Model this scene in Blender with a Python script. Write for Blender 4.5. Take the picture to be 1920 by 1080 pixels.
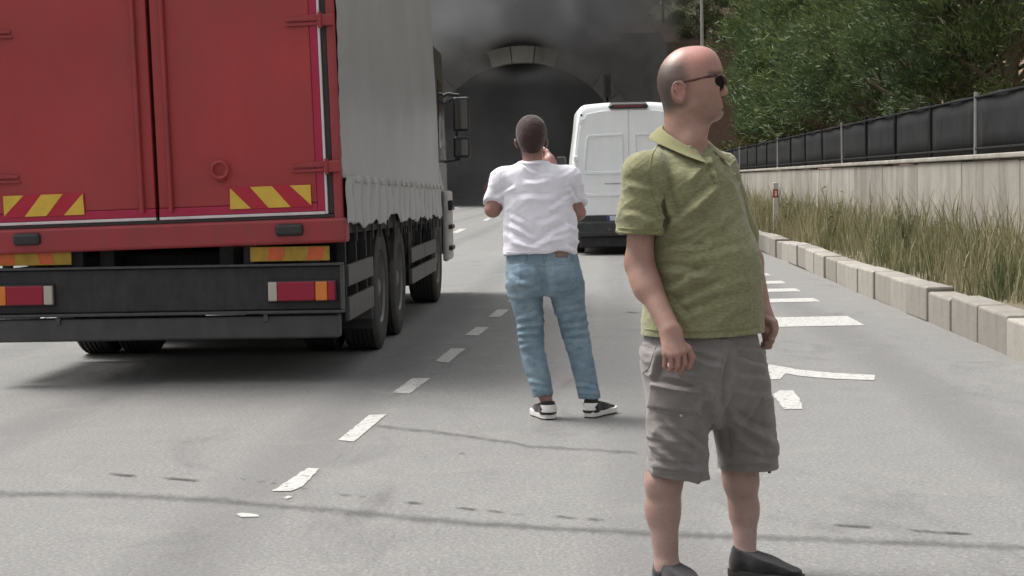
import bpy, bmesh, math, random
import numpy as np
from mathutils import Vector, Matrix, Euler
from mathutils.bvhtree import BVHTree

for o in list(bpy.data.objects):
    bpy.data.objects.remove(o)
scene = bpy.context.scene
COL = scene.collection
R = math.radians

# ------------------------------------------------------------------ camera
FPX, CAMH, PITCH, ROLL = 3200.0, 1.35, math.atan(200.0 / 3200.0), R(1.1)
cam_d = bpy.data.cameras.new("camera")
cam_d.sensor_width = 36.0
cam_d.lens = 36.0 * FPX / 1920.0
cam_d.clip_start = 0.05
cam_d.clip_end = 2000.0
cam = bpy.data.objects.new("camera", cam_d)
COL.objects.link(cam)
CAMROT = Matrix.Rotation(math.pi / 2 - PITCH, 3, 'X') @ Matrix.Rotation(-ROLL, 3, 'Z')
cam.matrix_world = Matrix.Translation((0, 0, CAMH)) @ CAMROT.to_4x4()
scene.camera = cam

# ------------------------------------------------------------------ light
world = bpy.data.worlds.new("World")
scene.world = world
world.use_nodes = True
wn = world.node_tree
wn.nodes.clear()
SUN_EL, SUN_AZ = R(60), R(-62)        # azimuth measured from +Y towards +X
sky = wn.nodes.new("ShaderNodeTexSky")
sky.sky_type = 'NISHITA'
sky.sun_disc = False
sky.sun_elevation = SUN_EL
sky.sun_rotation = SUN_AZ
sky.air_density = 1.0
sky.dust_density = 6.0
hs = wn.nodes.new("ShaderNodeHueSaturation")      # an overcast sky: nearly colourless
hs.inputs['Saturation'].default_value = 0.12
bg = wn.nodes.new("ShaderNodeBackground")
bg.inputs['Strength'].default_value = 0.095
wo = wn.nodes.new("ShaderNodeOutputWorld")
wn.links.new(sky.outputs[0], hs.inputs['Color'])
wn.links.new(hs.outputs[0], bg.inputs['Color'])
wn.links.new(bg.outputs[0], wo.inputs['Surface'])
sun_d = bpy.data.lights.new("sun", 'SUN')
sun_d.energy = 1.5
sun_d.angle = R(24)
sun_d.color = (1.0, 0.965, 0.92)
sun = bpy.data.objects.new("sun", sun_d)
COL.objects.link(sun)
sdir = Vector((math.cos(SUN_EL) * math.sin(SUN_AZ), math.cos(SUN_EL) * math.cos(SUN_AZ), math.sin(SUN_EL)))
sun.rotation_euler = sdir.to_track_quat('Z', 'Y').to_euler()
sun.location = (0, 0, 40)
scene.view_settings.view_transform = 'Standard'
scene.view_settings.look = 'None'
scene.view_settings.gamma = 1.0
scene.view_settings.exposure = 1.27
scene.view_settings.use_curve_mapping = False
scene.cycles.max_bounces = 6
scene.cycles.volume_bounces = 1
scene.cycles.volume_step_rate = 1.0

# ------------------------------------------------------------------ pixel helpers (1920x1080 photo pixels)
def ray(px, py):
    return CAMROT @ Vector(((px - 960.0) / FPX, (540.0 - py) / FPX, -1.0))

def P(px, py, y):
    """point on the pixel's ray at world depth y"""
    d = ray(px, py)
    return Vector((0, 0, CAMH)) + d * (y / d.y)

def G(px, py, z=0.0):
    """point on the pixel's ray at height z"""
    d = ray(px, py)
    return Vector((0, 0, CAMH)) + d * ((z - CAMH) / d.z)

_CR = np.array(CAMROT)
def proj(V):
    q = (np.asarray(V) - np.array([0, 0, CAMH])) @ _CR
    return 960.0 - FPX * q[:, 0] / q[:, 2], 540.0 + FPX * q[:, 1] / q[:, 2]

# ------------------------------------------------------------------ objects
def link(o, parent=None):
    COL.objects.link(o)
    if parent is not None:
        o.parent = parent
    return o

def tag(o, label=None, cat=None, group=None, kind=None):
    if label: o["label"] = label
    if cat: o["category"] = cat
    if group: o["group"] = group
    if kind: o["kind"] = kind
    return o

def thing(name, label, cat, loc=(0, 0, 0), rot=(0, 0, 0), group=None):
    o = bpy.data.objects.new(name, None)
    o.empty_display_size = 0.2
    o.location = loc
    o.rotation_euler = rot
    link(o)
    return tag(o, label, cat, group)

def mesh_obj(name, verts, faces, mat, parent=None, smooth=False, bevel=0.0, seg=2, origin=None, sharp=None):
    me = bpy.data.meshes.new(name)
    V = np.asarray(verts, dtype=np.float64)
    if origin is not None:
        V = V - np.asarray(origin)
    if isinstance(faces, np.ndarray):
        n, k = faces.shape
        me.vertices.add(len(V)); me.vertices.foreach_set("co", V.astype(np.float32).ravel())
        me.loops.add(n * k); me.loops.foreach_set("vertex_index", faces.astype(np.int32).ravel())
        me.polygons.add(n)
        me.polygons.foreach_set("loop_start", np.arange(0, n * k, k, dtype=np.int32))
        me.polygons.foreach_set("loop_total", np.full(n, k, dtype=np.int32))
        me.update(calc_edges=True)
    else:
        me.from_pydata([tuple(v) for v in V], [], [tuple(f) for f in faces])
        me.update()
    if smooth:
        me.polygons.foreach_set("use_smooth", np.ones(len(me.polygons), dtype=bool))
    if isinstance(mat, (list, tuple)):
        for m in mat: me.materials.append(m)
    elif mat is not None:
        me.materials.append(mat)
    o = bpy.data.objects.new(name, me)
    link(o, parent)
    if bevel:
        b = o.modifiers.new("bevel", 'BEVEL')
        b.width = bevel; b.segments = seg; b.limit_method = 'ANGLE'; b.angle_limit = R(35)
        b.harden_normals = False
    return o

class MB:
    """collects simple solids into one mesh"""
    def __init__(s): s.v = []; s.f = []
    def add(s, vs, fs):
        n = len(s.v); s.v += [tuple(v) for v in vs]; s.f += [tuple(i + n for i in f) for f in fs]; return s
    def box(s, x0, x1, y0, y1, z0, z1):
        vs = [(x, y, z) for z in (z0, z1) for y in (y0, y1) for x in (x0, x1)]
        return s.add(vs, [(0, 2, 3, 1), (4, 5, 7, 6), (0, 1, 5, 4), (2, 6, 7, 3), (0, 4, 6, 2), (1, 3, 7, 5)])
    def obox(s, c, ax, ay, az):
        c, ax, ay, az = map(Vector, (c, ax, ay, az))
        vs = [c + ax * i + ay * j + az * k for k in (-1, 1) for j in (-1, 1) for i in (-1, 1)]
        return s.add(vs, [(0, 2, 3, 1), (4, 5, 7, 6), (0, 1, 5, 4), (2, 6, 7, 3), (0, 4, 6, 2), (1, 3, 7, 5)])
    def tube(s, pts, rad, n=10, caps=True):
        pts = [Vector(p) for p in pts]
        rad = rad if isinstance(rad, (list, tuple)) else [rad] * len(pts)
        base = len(s.v)
        prev = None
        for i, p in enumerate(pts):
            t = (pts[min(i + 1, len(pts) - 1)] - pts[max(i - 1, 0)]).normalized()
            ref = prev if prev is not None else (Vector((0, 0, 1)) if abs(t.z) < 0.9 else Vector((1, 0, 0)))
            u = (ref - t * ref.dot(t)).normalized(); w = t.cross(u); prev = u
            for k in range(n):
                a = 2 * math.pi * k / n
                s.v.append(tuple(p + (u * math.cos(a) + w * math.sin(a)) * rad[i]))
        for i in range(len(pts) - 1):
            for k in range(n):
                k2 = (k + 1) % n
                s.f.append((base + i * n + k, base + i * n + k2, base + (i + 1) * n + k2, base + (i + 1) * n + k))
        if caps:
            s.f.append(tuple(base + k for k in reversed(range(n))))
            s.f.append(tuple(base + (len(pts) - 1) * n + k for k in range(n)))
        return s
    def lathe(s, prof, c, ax, n=32):
        """prof: list of (axial, radius) around axis ax through c"""
        c = Vector(c); ax = Vector(ax).normalized()
        u = ax.orthogonal().normalized(); w = ax.cross(u); base = len(s.v)
        for (a, r) in prof:
            for k in range(n):
                t = 2 * math.pi * k / n
                s.v.append(tuple(c + ax * a + (u * math.cos(t) + w * math.sin(t)) * r))
        for i in range(len(prof) - 1):
            for k in range(n):
                k2 = (k + 1) % n
                s.f.append((base + i * n + k, base + i * n + k2, base + (i + 1) * n + k2, base + (i + 1) * n + k))
        s.f.append(tuple(base + k for k in reversed(range(n))))
        s.f.append(tuple(base + (len(prof) - 1) * n + k for k in range(n)))
        return s
    def prism(s, poly, d):
        """poly: list of 3D points in a plane, extruded by vector d"""
        d = Vector(d); n = len(poly)
        vs = [Vector(p) for p in poly] + [Vector(p) + d for p in poly]
        fs = [tuple(reversed(range(n))), tuple(range(n, 2 * n))]
        fs += [(i, (i + 1) % n, n + (i + 1) % n, n + i) for i in range(n)]
        return s.add(vs, fs)
    def loft(s, rings, closed=True, caps=True):
        n = len(rings[0]); base = len(s.v)
        for r in rings: s.v += [tuple(p) for p in r]
        for i in range(len(rings) - 1):
            for k in range(n if closed else n - 1):
                k2 = (k + 1) % n
                s.f.append((base + i * n + k, base + i * n + k2, base + (i + 1) * n + k2, base + (i + 1) * n + k))
        if caps and closed:
            s.f.append(tuple(base + k for k in reversed(range(n))))
            s.f.append(tuple(base + (len(rings) - 1) * n + k for k in range(n)))
        return s
    def tf(s, f):
        s.v = [tuple(f(Vector(v))) for v in s.v]; return s
    def build(s, name, mat, parent=None, smooth=False, bevel=0.0, seg=2, recalc=True):
        o = mesh_obj(name, s.v, s.f, mat, parent, False, bevel, seg)
        if recalc:
            bm = bmesh.new(); bm.from_mesh(o.data)
            bmesh.ops.recalc_face_normals(bm, faces=bm.faces); bm.to_mesh(o.data); bm.free()
        if smooth:
            o.data.polygons.foreach_set("use_smooth", np.ones(len(o.data.polygons), dtype=bool))
            try: o.data.set_sharp_from_angle(angle=R(40))
            except Exception: pass
        return o

def Box(name, mat, parent, x0, x1, y0, y1, z0, z1, bevel=0.004, tf=None):
    m = MB().box(x0, x1, y0, y1, z0, z1)
    if tf: m.tf(tf)
    return m.build(name, mat, parent, bevel=bevel)

# ------------------------------------------------------------------ materials
def lin(c):
    c = [x / 255.0 for x in c]
    return tuple((x / 12.92 if x <= 0.04045 else ((x + 0.055) / 1.055) ** 2.4) for x in c) + (1.0,)

class NT:
    def __init__(s, name):
        s.m = bpy.data.materials.new(name); s.m.use_nodes = True
        s.t = s.m.node_tree; s.t.nodes.clear()
        s.out = s.n("ShaderNodeOutputMaterial")
    def n(s, typ, **kw):
        x = s.t.nodes.new(typ)
        for k, v in kw.items():
            setattr(x, k, v)
        return x
    def l(s, a, b): s.t.links.new(a, b)
    def noise(s, scale, detail=4, rough=0.55, vec=None, dist=0.0):
        x = s.n("ShaderNodeTexNoise"); x.inputs['Scale'].default_value = scale
        x.inputs['Detail'].default_value = detail; x.inputs['Roughness'].default_value = rough
        x.inputs['Distortion'].default_value = dist
        if vec is not None: s.l(vec, x.inputs['Vector'])
        return x.outputs[0]
    def coord(s, which='Object', scale=None, rot=None):
        c = s.n("ShaderNodeTexCoord").outputs[which]
        if scale or rot:
            mp = s.n("ShaderNodeMapping")
            if scale: mp.inputs['Scale'].default_value = scale
            if rot: mp.inputs['Rotation'].default_value = rot
            s.l(c, mp.inputs['Vector']); return mp.outputs[0]
        return c
    def ramp(s, fac, stops):
        r = s.n("ShaderNodeValToRGB"); e = r.color_ramp.elements
        while len(e) > 1: e.remove(e[-1])
        e[0].position, e[0].color = stops[0][0], stops[0][1]
        for p, c in stops[1:]:
            q = e.new(p); q.color = c
        s.l(fac, r.inputs[0]); return r.outputs[0]
    def mix(s, fac, a, b, blend='MIX'):
        x = s.n("ShaderNodeMix", data_type='RGBA', blend_type=blend)
        for sock, v in ((x.inputs[0], fac), (x.inputs[6], a), (x.inputs[7], b)):
            if hasattr(v, 'is_linked') or hasattr(v, 'links'): s.l(v, sock)
            else: sock.default_value = v
        return x.outputs[2]
    def math(s, op, a, b=None, c=None):
        x = s.n("ShaderNodeMath", operation=op)
        for i, v in enumerate((a, b, c)):
            if v is None: continue
            if hasattr(v, 'links'): s.l(v, x.inputs[i])
            else: x.inputs[i].default_value = v
        return x.outputs[0]
    def bump(s, h, strength=0.3, dist=0.01, normal=None):
        b = s.n("ShaderNodeBump"); b.inputs['Strength'].default_value = strength
        b.inputs['Distance'].default_value = dist; s.l(h, b.inputs['Height'])
        if normal is not None: s.l(normal, b.inputs['Normal'])
        return b.outputs[0]
    def bsdf(s, color, rough=0.6, normal=None, metallic=0.0, **kw):
        b = s.n("ShaderNodeBsdfPrincipled")
        for sock, v in (('Base Color', color), ('Roughness', rough), ('Metallic', metallic)):
            if hasattr(v, 'links'): s.l(v, b.inputs[sock])
            else: b.inputs[sock].default_value = v
        for k, v in kw.items():
            if hasattr(v, 'links'): s.l(v, b.inputs[k])
            else: b.inputs[k].default_value = v
        if normal is not None: s.l(normal, b.inputs['Normal'])
        s.b = b
        s.l(b.outputs[0], s.out.inputs['Surface']); return s.m

def scl(c, k): return tuple(min(1, x * k) for x in c[:3]) + (1.0,)

def paint(name, c, rough=0.4, var=0.12, dirt=0.0, dirtc=(0.05, 0.045, 0.04, 1), nscale=3.0, metallic=0.0, coat=0.0, bump=0.0, bscale=40):
    t = NT(name); co = t.coord()
    n1 = t.noise(nscale, 5, 0.6, co)
    base = t.ramp(n1, [(0.3, scl(c, 1 - var)), (0.7, scl(c, 1 + var))])
    if dirt:
        n2 = t.noise(nscale * 2.3, 6, 0.65, t.coord('Object', (1, 1, 0.35)))
        f = t.math('MULTIPLY', t.ramp(n2, [(0.42, (0, 0, 0, 1)), (0.72, (1, 1, 1, 1))]), dirt)
        base = t.mix(f, base, dirtc)
    rr = t.math('ADD', t.math('MULTIPLY', n1, 0.2), rough - 0.1)
    nor = t.bump(t.noise(bscale, 3, 0.5, co), bump, 0.004) if bump else None
    kw = {}
    if coat: kw['Coat Weight'] = coat
    return t.bsdf(base, rr, nor, metallic, **kw)
# ------------------------------------------------------------------ implicit-surface modelling (numpy)
class Field:
    def __init__(s, lo, hi, h):
        s.h = h; s.lo = np.array(lo, float)
        s.n = np.ceil((np.array(hi, float) - s.lo) / h).astype(int) + 1
        s.ax = [s.lo[i] + h * np.arange(s.n[i]) for i in range(3)]
        s.D = np.full(tuple(s.n), 1.0, dtype=np.float32)
    def sub(s, lo, hi):
        sl, g = [], []
        for i in range(3):
            a = max(0, int(math.floor((lo[i] - s.lo[i]) / s.h))); b = min(s.n[i], int(math.ceil((hi[i] - s.lo[i]) / s.h)) + 1)
            if b <= a: return None, None
            sl.append(slice(a, b)); shp = [1, 1, 1]; shp[i] = -1
            g.append(s.ax[i][a:b].reshape(shp).astype(np.float32))
        return tuple(sl), g
    def comb(s, sl, d, k, op):
        A = s.D[sl]
        if op == 'u':
            if k <= 0: s.D[sl] = np.minimum(A, d)
            else:
                t = np.clip(0.5 + 0.5 * (A - d) / k, 0, 1); s.D[sl] = A * (1 - t) + d * t - k * t * (1 - t)
        elif op == 's':
            d = -d
            if k <= 0: s.D[sl] = np.maximum(A, d)
            else:
                t = np.clip(0.5 - 0.5 * (A - d) / k, 0, 1); s.D[sl] = A * (1 - t) + d * t + k * t * (1 - t)
    def cone(s, a, b, ra, rb=None, k=0.015, flat=None, q=1.0, op='u'):
        rb = ra if rb is None else rb
        a = np.array(a, float); b = np.array(b, float); m = max(ra, rb) + k + 3 * s.h
        sl, g = s.sub(np.minimum(a, b) - m, np.maximum(a, b) + m)
        if sl is None: return s
        ba = b - a; L2 = float(ba @ ba) + 1e-9
        p = [g[i] - a[i] for i in range(3)]
        t = np.clip((p[0] * ba[0] + p[1] * ba[1] + p[2] * ba[2]) / L2, 0, 1)
        e = [p[i] - t * ba[i] for i in range(3)]
        if flat is not None:
            n = np.array(flat, float); n /= np.linalg.norm(n)
            c = (e[0] * n[0] + e[1] * n[1] + e[2] * n[2]) * (1 / q - 1)
            e = [e[i] + c * n[i] for i in range(3)]
        d = np.sqrt(e[0] ** 2 + e[1] ** 2 + e[2] ** 2) - (ra + (rb - ra) * t)
        if flat is not None: d = d * min(1.0, (1 + q) / 2)
        s.comb(sl, d, k, op); return s
    def ell(s, c, r, rot=None, k=0.015, op='u'):
        c = np.array(c, float); r = np.array(r, float); m = r.max() + k + 3 * s.h
        sl, g = s.sub(c - m, c + m)
        if sl is None: return s
        p = [g[i] - c[i] for i in range(3)]
        if rot is not None:
            M = np.array(rot)          # columns = local axes
            p = [p[0] * M[0, i] + p[1] * M[1, i] + p[2] * M[2, i] for i in range(3)]
        k0 = np.sqrt(sum((p[i] / r[i]) ** 2 for i in range(3)))
        k1 = np.sqrt(sum((p[i] / r[i] ** 2) ** 2 for i in range(3))) + 1e-6
        s.comb(sl, k0 * (k0 - 1) / k1, k, op); return s
    def loft(s, secs, L, F, k=0.02, n=2.3, op='u'):
        """secs: (centre Vector, half-width along L, half-depth along F); stacked in z"""
        secs = sorted(secs, key=lambda q: q[0][2])
        A = np.array([[q[0][0], q[0][1], q[0][2], q[1], q[2]] for q in secs], float)
        tt = np.arange(len(A)); ts = np.linspace(0, len(A) - 1, 14 * (len(A) - 1) + 1)
        B = np.zeros((len(ts), 5))
        for j, t in enumerate(ts):
            i = min(int(t), len(A) - 2); u = t - i
            p0, p1, p2, p3 = A[max(i - 1, 0)], A[i], A[i + 1], A[min(i + 2, len(A) - 1)]
            B[j] = 0.5 * (2 * p1 + (p2 - p0) * u + (2 * p0 - 5 * p1 + 4 * p2 - p3) * u * u + (3 * p1 - p0 - 3 * p2 + p3) * u ** 3)
            B[j, 2] = p1[2] + (p2[2] - p1[2]) * u
        m = B[:, 3:].max() + k + 3 * s.h
        lo = B[:, :3].min(0) - m; hi = B[:, :3].max(0) + m
        lo[2] = B[0, 2] - k - 3 * s.h; hi[2] = B[-1, 2] + k + 3 * s.h
        sl, g = s.sub(lo, hi)
        if sl is None: return s
        z = g[2].ravel(); f = lambda c: np.interp(z, B[:, 2], B[:, c]).reshape(1, 1, -1).astype(np.float32)
        cx, cy, a, b = f(0), f(1), f(3), f(4)
        dx, dy = g[0] - cx, g[1] - cy
        u = np.abs(dx * L[0] + dy * L[1]) / a; v = np.abs(dx * F[0] + dy * F[1]) / b
        d = ((u ** n + v ** n) ** (1.0 / n) - 1) * np.minimum(a, b)
        d = np.maximum(d, np.maximum(B[0, 2] - g[2], g[2] - B[-1, 2]))
        s.comb(sl, d, k, op); return s
    def plane(s, p, n, lo, hi, k=0.0):
        """cut away the side the normal n points to, inside the box lo..hi"""
        sl, g = s.sub(lo, hi)
        n = Vector(n).normalized()
        d = (g[0] - p[0]) * n[0] + (g[1] - p[1]) * n[1] + (g[2] - p[2]) * n[2]
        A = s.D[sl]
        s.D[sl] = np.maximum(A, np.broadcast_to(d, A.shape)); return s
    def mesh(s, smooth=2):
        D = s.D; S = D < 0
        nx, ny, nz = D.shape
        c = np.zeros((nx - 1, ny - 1, nz - 1), dtype=np.int8)
        for i in (0, 1):
            for j in (0, 1):
                for k in (0, 1):
                    c += S[i:nx - 1 + i, j:ny - 1 + j, k:nz - 1 + k]
        cells = np.argwhere((c > 0) & (c < 8))
        idx = np.full(c.shape, -1, dtype=np.int32)
        idx[cells[:, 0], cells[:, 1], cells[:, 2]] = np.arange(len(cells))
        acc = np.zeros((len(cells), 3)); cnt = np.zeros(len(cells))
        corners = [(i, j, k) for i in (0, 1) for j in (0, 1) for k in (0, 1)]
        for a in corners:
            for ax in range(3):
                if a[ax]: continue
                b = list(a); b[ax] = 1
                da = D[cells[:, 0] + a[0], cells[:, 1] + a[1], cells[:, 2] + a[2]]
                db = D[cells[:, 0] + b[0], cells[:, 1] + b[1], cells[:, 2] + b[2]]
                m = (da < 0) != (db < 0)
                t = da[m] / (da[m] - db[m])
                p = np.tile(np.array(a, float), (m.sum(), 1)); p[:, ax] = t
                acc[m] += p; cnt[m] += 1
        V = s.lo + (cells + acc / cnt[:, None]) * s.h
        quads = []
        for ax in range(3):
            o1, o2 = (ax + 1) % 3, (ax + 2) % 3
            sl0 = [slice(None)] * 3; sl1 = [slice(None)] * 3
            sl0[ax] = slice(0, -1); sl1[ax] = slice(1, None)
            E = np.argwhere(S[tuple(sl0)] != S[tuple(sl1)])
            E = E[(E[:, o1] > 0) & (E[:, o2] > 0) & (E[:, o1] < D.shape[o1] - 1) & (E[:, o2] < D.shape[o2] - 1)]
            q = []
            for (u, v) in ((-1, -1), (0, -1), (0, 0), (-1, 0)):
                C = E.copy(); C[:, o1] += u; C[:, o2] += v
                q.append(idx[C[:, 0], C[:, 1], C[:, 2]])
            q = np.stack(q, 1)
            flip = ~S[E[:, 0], E[:, 1], E[:, 2]]
            q[flip] = q[flip][:, ::-1]
            quads.append(q)
        Fq = np.concatenate(quads)
        Fq = Fq[(Fq >= 0).all(1)]
        # relax
        for _ in range(smooth):
            A = np.zeros_like(V); n = np.zeros(len(V))
            for i in range(4):
                a, b = Fq[:, i], Fq[:, (i + 1) % 4]
                for ch in range(3):
                    A[:, ch] += np.bincount(a, V[b, ch], len(V)) + np.bincount(b, V[a, ch], len(V))
                n += np.bincount(a, minlength=len(V)) + np.bincount(b, minlength=len(V))
            V = V * 0.5 + 0.5 * A / np.maximum(n, 1)[:, None]
        return V, Fq

def normals(V, Fq):
    n = np.cross(V[Fq[:, 2]] - V[Fq[:, 0]], V[Fq[:, 3]] - V[Fq[:, 1]])
    N = np.zeros_like(V)
    for i in range(4):
        for ch in range(3):
            N[:, ch] += np.bincount(Fq[:, i], n[:, ch], len(V))
    return N / np.maximum(np.linalg.norm(N, axis=1), 1e-9)[:, None]

def vnoise(Pn, scale, seed=0):
    """smooth value noise on points"""
    q = Pn * scale + seed * 17.31
    i = np.floor(q).astype(np.int64); f = q - i; f = f * f * (3 - 2 * f)
    out = 0
    for dx in (0, 1):
        for dy in (0, 1):
            for dz in (0, 1):
                h = ((i[:, 0] + dx) * 374761393 + (i[:, 1] + dy) * 668265263 + (i[:, 2] + dz) * 2147483647 + seed * 974711) & 0x7fffffff
                h = (h ^ (h >> 13)) * 1274126177 & 0x7fffffff
                r = ((h ^ (h >> 16)) & 0xffff) / 65535.0
                w = (f[:, 0] if dx else 1 - f[:, 0]) * (f[:, 1] if dy else 1 - f[:, 1]) * (f[:, 2] if dz else 1 - f[:, 2])
                out = out + w * r
    return out * 2 - 1

def fold_cloth(V, Fq, segs, amp_noise=0.003, nscale=9.0, seed=1, patches=(), gain=1.9, wr=None):
    """push the cloth out and in along creases; crease lines are given in photo pixels on the visible side"""
    N = normals(V, Fq)
    view = np.array([0, 0, CAMH]) - V
    front = np.clip((N * view).sum(1) / np.linalg.norm(view, axis=1) * 4 + 0.4, 0, 1)
    px, py = proj(V)
    off = amp_noise * (vnoise(V, nscale, seed) + 0.5 * vnoise(V, nscale * 2.3, seed + 3))
    for (x0, y0, x1, y1, w, a) in segs:
        w = w * 1.2
        dx, dy = x1 - x0, y1 - y0; L = math.hypot(dx, dy)
        t = ((px - x0) * dx + (py - y0) * dy) / (L * L)
        s = ((px - x0) * dy - (py - y0) * dx) / L + 0.18 * w * np.sin(t * 7 + x0)
        win = np.clip((t + 0.15) / 0.35, 0, 1) * np.clip((1.15 - t) / 0.35, 0, 1)
        win = win * win * (3 - 2 * win)
        off = off + front * win * (gain * a) * (np.exp(-(np.abs(s) / w) ** 1.5) - 0.8 * np.exp(-(np.abs(s - 1.5 * w) / (0.75 * w)) ** 1.15))
    if wr:          # fine creases of worn cloth: warped ridged noise, stretched along the pull of the cloth
        amp, fl, fs, ang = wr
        W = V + 0.025 * np.stack([vnoise(V, 9, seed + 5), vnoise(V, 9, seed + 6), vnoise(V, 9, seed + 7)], 1)
        c, sn = math.cos(R(ang)), math.sin(R(ang))
        A = np.stack([(W[:, 0] * c + W[:, 2] * sn) * fl, W[:, 1] * fl, (-W[:, 0] * sn + W[:, 2] * c) * fs], 1)
        r1 = 1 - np.abs(vnoise(A, 1.0, seed + 8)); r2 = 1 - np.abs(vnoise(A * 1.9, 1.0, seed + 9))
        mask = np.clip(0.55 + 0.9 * vnoise(V, 6, seed + 10), 0, 1)
        off = off + amp * mask * (r1 ** 4 + 0.5 * r2 ** 4 - 0.35)
    for (cx, cy, hx, hy, ang, a, soft) in patches:
        c, sn = math.cos(R(ang)), math.sin(R(ang))
        u = np.abs((px - cx) * c + (py - cy) * sn) - hx; v = np.abs(-(px - cx) * sn + (py - cy) * c) - hy
        d = np.maximum(u, v)
        off = off + front * a * np.clip(0.5 - d / soft, 0, 1)
    return V + N * off[:, None]

def skin_obj(name, V, Fq, mat, parent, origin, col=None):
    o = mesh_obj(name, V, Fq, mat, parent, smooth=True, origin=origin)
    if col is not None:
        a = o.data.color_attributes.new("Col", 'FLOAT_COLOR', 'POINT')
        a.data.foreach_set("color", np.concatenate([col, np.ones((len(col), 1))], 1).astype(np.float32).ravel())
    return o
# ================================================================== SETTING
def m_asphalt():
    t = NT("asphalt"); co = t.coord()
    big = t.noise(0.35, 5, 0.6, t.coord('Object', (1.0, 0.35, 1)))
    mid = t.noise(3.0, 6, 0.7, co)
    fine = t.noise(44, 5, 0.8, co)
    vor = t.n("ShaderNodeTexVoronoi"); vor.inputs['Scale'].default_value = 60; t.l(co, vor.inputs['Vector'])
    c1 = t.ramp(big, [(0.3, (0.120, 0.119, 0.117, 1)), (0.7, (0.195, 0.193, 0.188, 1))])
    c2 = t.mix(0.5, c1, t.ramp(mid, [(0.25, (0.115, 0.114, 0.112, 1)), (0.75, (0.245, 0.242, 0.234, 1))]))
    c3 = t.mix(0.55, c2, t.ramp(fine, [(0.3, (0.085, 0.084, 0.082, 1)), (0.52, (0.185, 0.182, 0.176, 1)), (0.72, (0.42, 0.41, 0.395, 1))]))
    stones = t.ramp(vor.outputs['Distance'], [(0.0, (0.34, 0.33, 0.31, 1)), (0.35, (0.2, 0.2, 0.19, 1))])
    c4 = t.mix(0.22, c3, stones)
    # tyre-polished, oil-stained wheel tracks running along the lanes
    sep = t.n("ShaderNodeSeparateXYZ"); t.l(co, sep.inputs[0])
    lat = t.math('SUBTRACT', sep.outputs[0], t.math('MULTIPLY', sep.outputs[1], 0.055))
    tr = t.math('SINE', t.math('MULTIPLY', t.math('ADD', lat, t.math('MULTIPLY', big, 0.5)), 3.55))
    f = t.math('MULTIPLY', t.ramp(tr, [(0.55, (0, 0, 0, 1)), (1.0, (1, 1, 1, 1))]), t.ramp(mid, [(0.2, (0.15,) * 3 + (1,)), (0.8, (0.6,) * 3 + (1,))]))
    c5 = t.mix(f, c4, (0.105, 0.103, 0.102, 1))
    oil = t.noise(0.9, 6, 0.7, t.coord('Object', (1.3, .5, 1)), 1.5)
    c5 = t.mix(t.ramp(oil, [(0.56, (0, 0, 0, 1)), (0.75, (0.55,) * 3 + (1,))]), c5, (0.075, 0.073, 0.072, 1))
    dust = t.noise(1.7, 6, 0.7, co, .7)
    c5 = t.mix(t.ramp(dust, [(0.55, (0, 0, 0, 1)), (0.8, (0.45,) * 3 + (1,))]), c5, (0.27, 0.262, 0.245, 1))
    h = t.math('ADD', t.math('MULTIPLY', fine, 1.0), t.math('MULTIPLY', vor.outputs['Distance'], -0.8))
    return t.bsdf(c5, 0.9, t.bump(h, 0.7, 0.006), **{'Specular IOR Level': 0.25})

def m_roadpaint():
    t = NT("road_paint"); co = t.coord()
    w = t.noise(16, 6, 0.75, co)
    fine = t.noise(90, 3, 0.6, co)
    c = t.ramp(w, [(0.30, (0.20, 0.195, 0.185, 1)), (0.42, (0.37, 0.362, 0.345, 1)), (0.7, (0.48, 0.47, 0.455, 1))])
    c = t.mix(t.ramp(fine, [(0.35, (0.35,) * 3 + (1,)), (0.5, (0, 0, 0, 1))]), c, (0.3, 0.29, 0.28, 1))
    m = t.bsdf(c, 0.75, t.bump(fine, 0.5, 0.004))
    ch = t.noise(24, 6, 0.75, co)
    f = t.ramp(ch, [(0.36, (0.1, 0.1, 0.1, 1)), (0.44, (1, 1, 1, 1))])
    f = t.math('MULTIPLY', f, t.ramp(fine, [(0.25, (0.55,) * 3 + (1,)), (0.42, (1, 1, 1, 1))]))
    tr = t.n("ShaderNodeBsdfTransparent"); mx = t.n("ShaderNodeMixShader")
    t.l(f, mx.inputs[0]); t.l(tr.outputs[0], mx.inputs[1]); t.l(t.b.outputs[0], mx.inputs[2]); t.l(mx.outputs[0], t.out.inputs['Surface'])
    return m

def m_concrete(name, c, stain=0.5, streak=True):
    t = NT(name); co = t.coord()
    a = t.noise(1.2, 6, 0.65, co); b = t.noise(25, 4, 0.6, co)
    base = t.ramp(a, [(0.3, scl(c, 0.75)), (0.7, scl(c, 1.15))])
    base = t.mix(0.25, base, t.ramp(b, [(0.3, scl(c, 0.6)), (0.7, scl(c, 1.25))]))
    if streak:
        s = t.noise(1.6, 6, 0.7, t.coord('Object', (1, 1, 0.12)), .4)
        f = t.math('MULTIPLY', t.ramp(s, [(0.45, (0, 0, 0, 1)), (0.65, (1, 1, 1, 1))]), stain)
        base = t.mix(f, base, scl(c, 0.35))
    oi = t.n("ShaderNodeObjectInfo")
    base = t.mix(1.0, base, t.ramp(oi.outputs['Random'], [(0, (.78, .77, .75, 1)), (1, (1.12, 1.12, 1.1, 1))]), 'MULTIPLY')
    return t.bsdf(base, 0.9, t.bump(b, 0.4, 0.006))

def m_soil(name, c1, c2, scale=0.6):
    t = NT(name); co = t.coord()
    a = t.noise(scale, 7, 0.7, co); b = t.noise(scale * 14, 5, 0.7, co)
    c = t.mix(0.4, t.ramp(a, [(0.3, c1), (0.7, c2)]), t.ramp(b, [(0.3, scl(c1, 0.6)), (0.75, scl(c2, 1.3))]))
    return t.bsdf(c, 0.95, t.bump(b, 0.8, 0.08))

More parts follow.
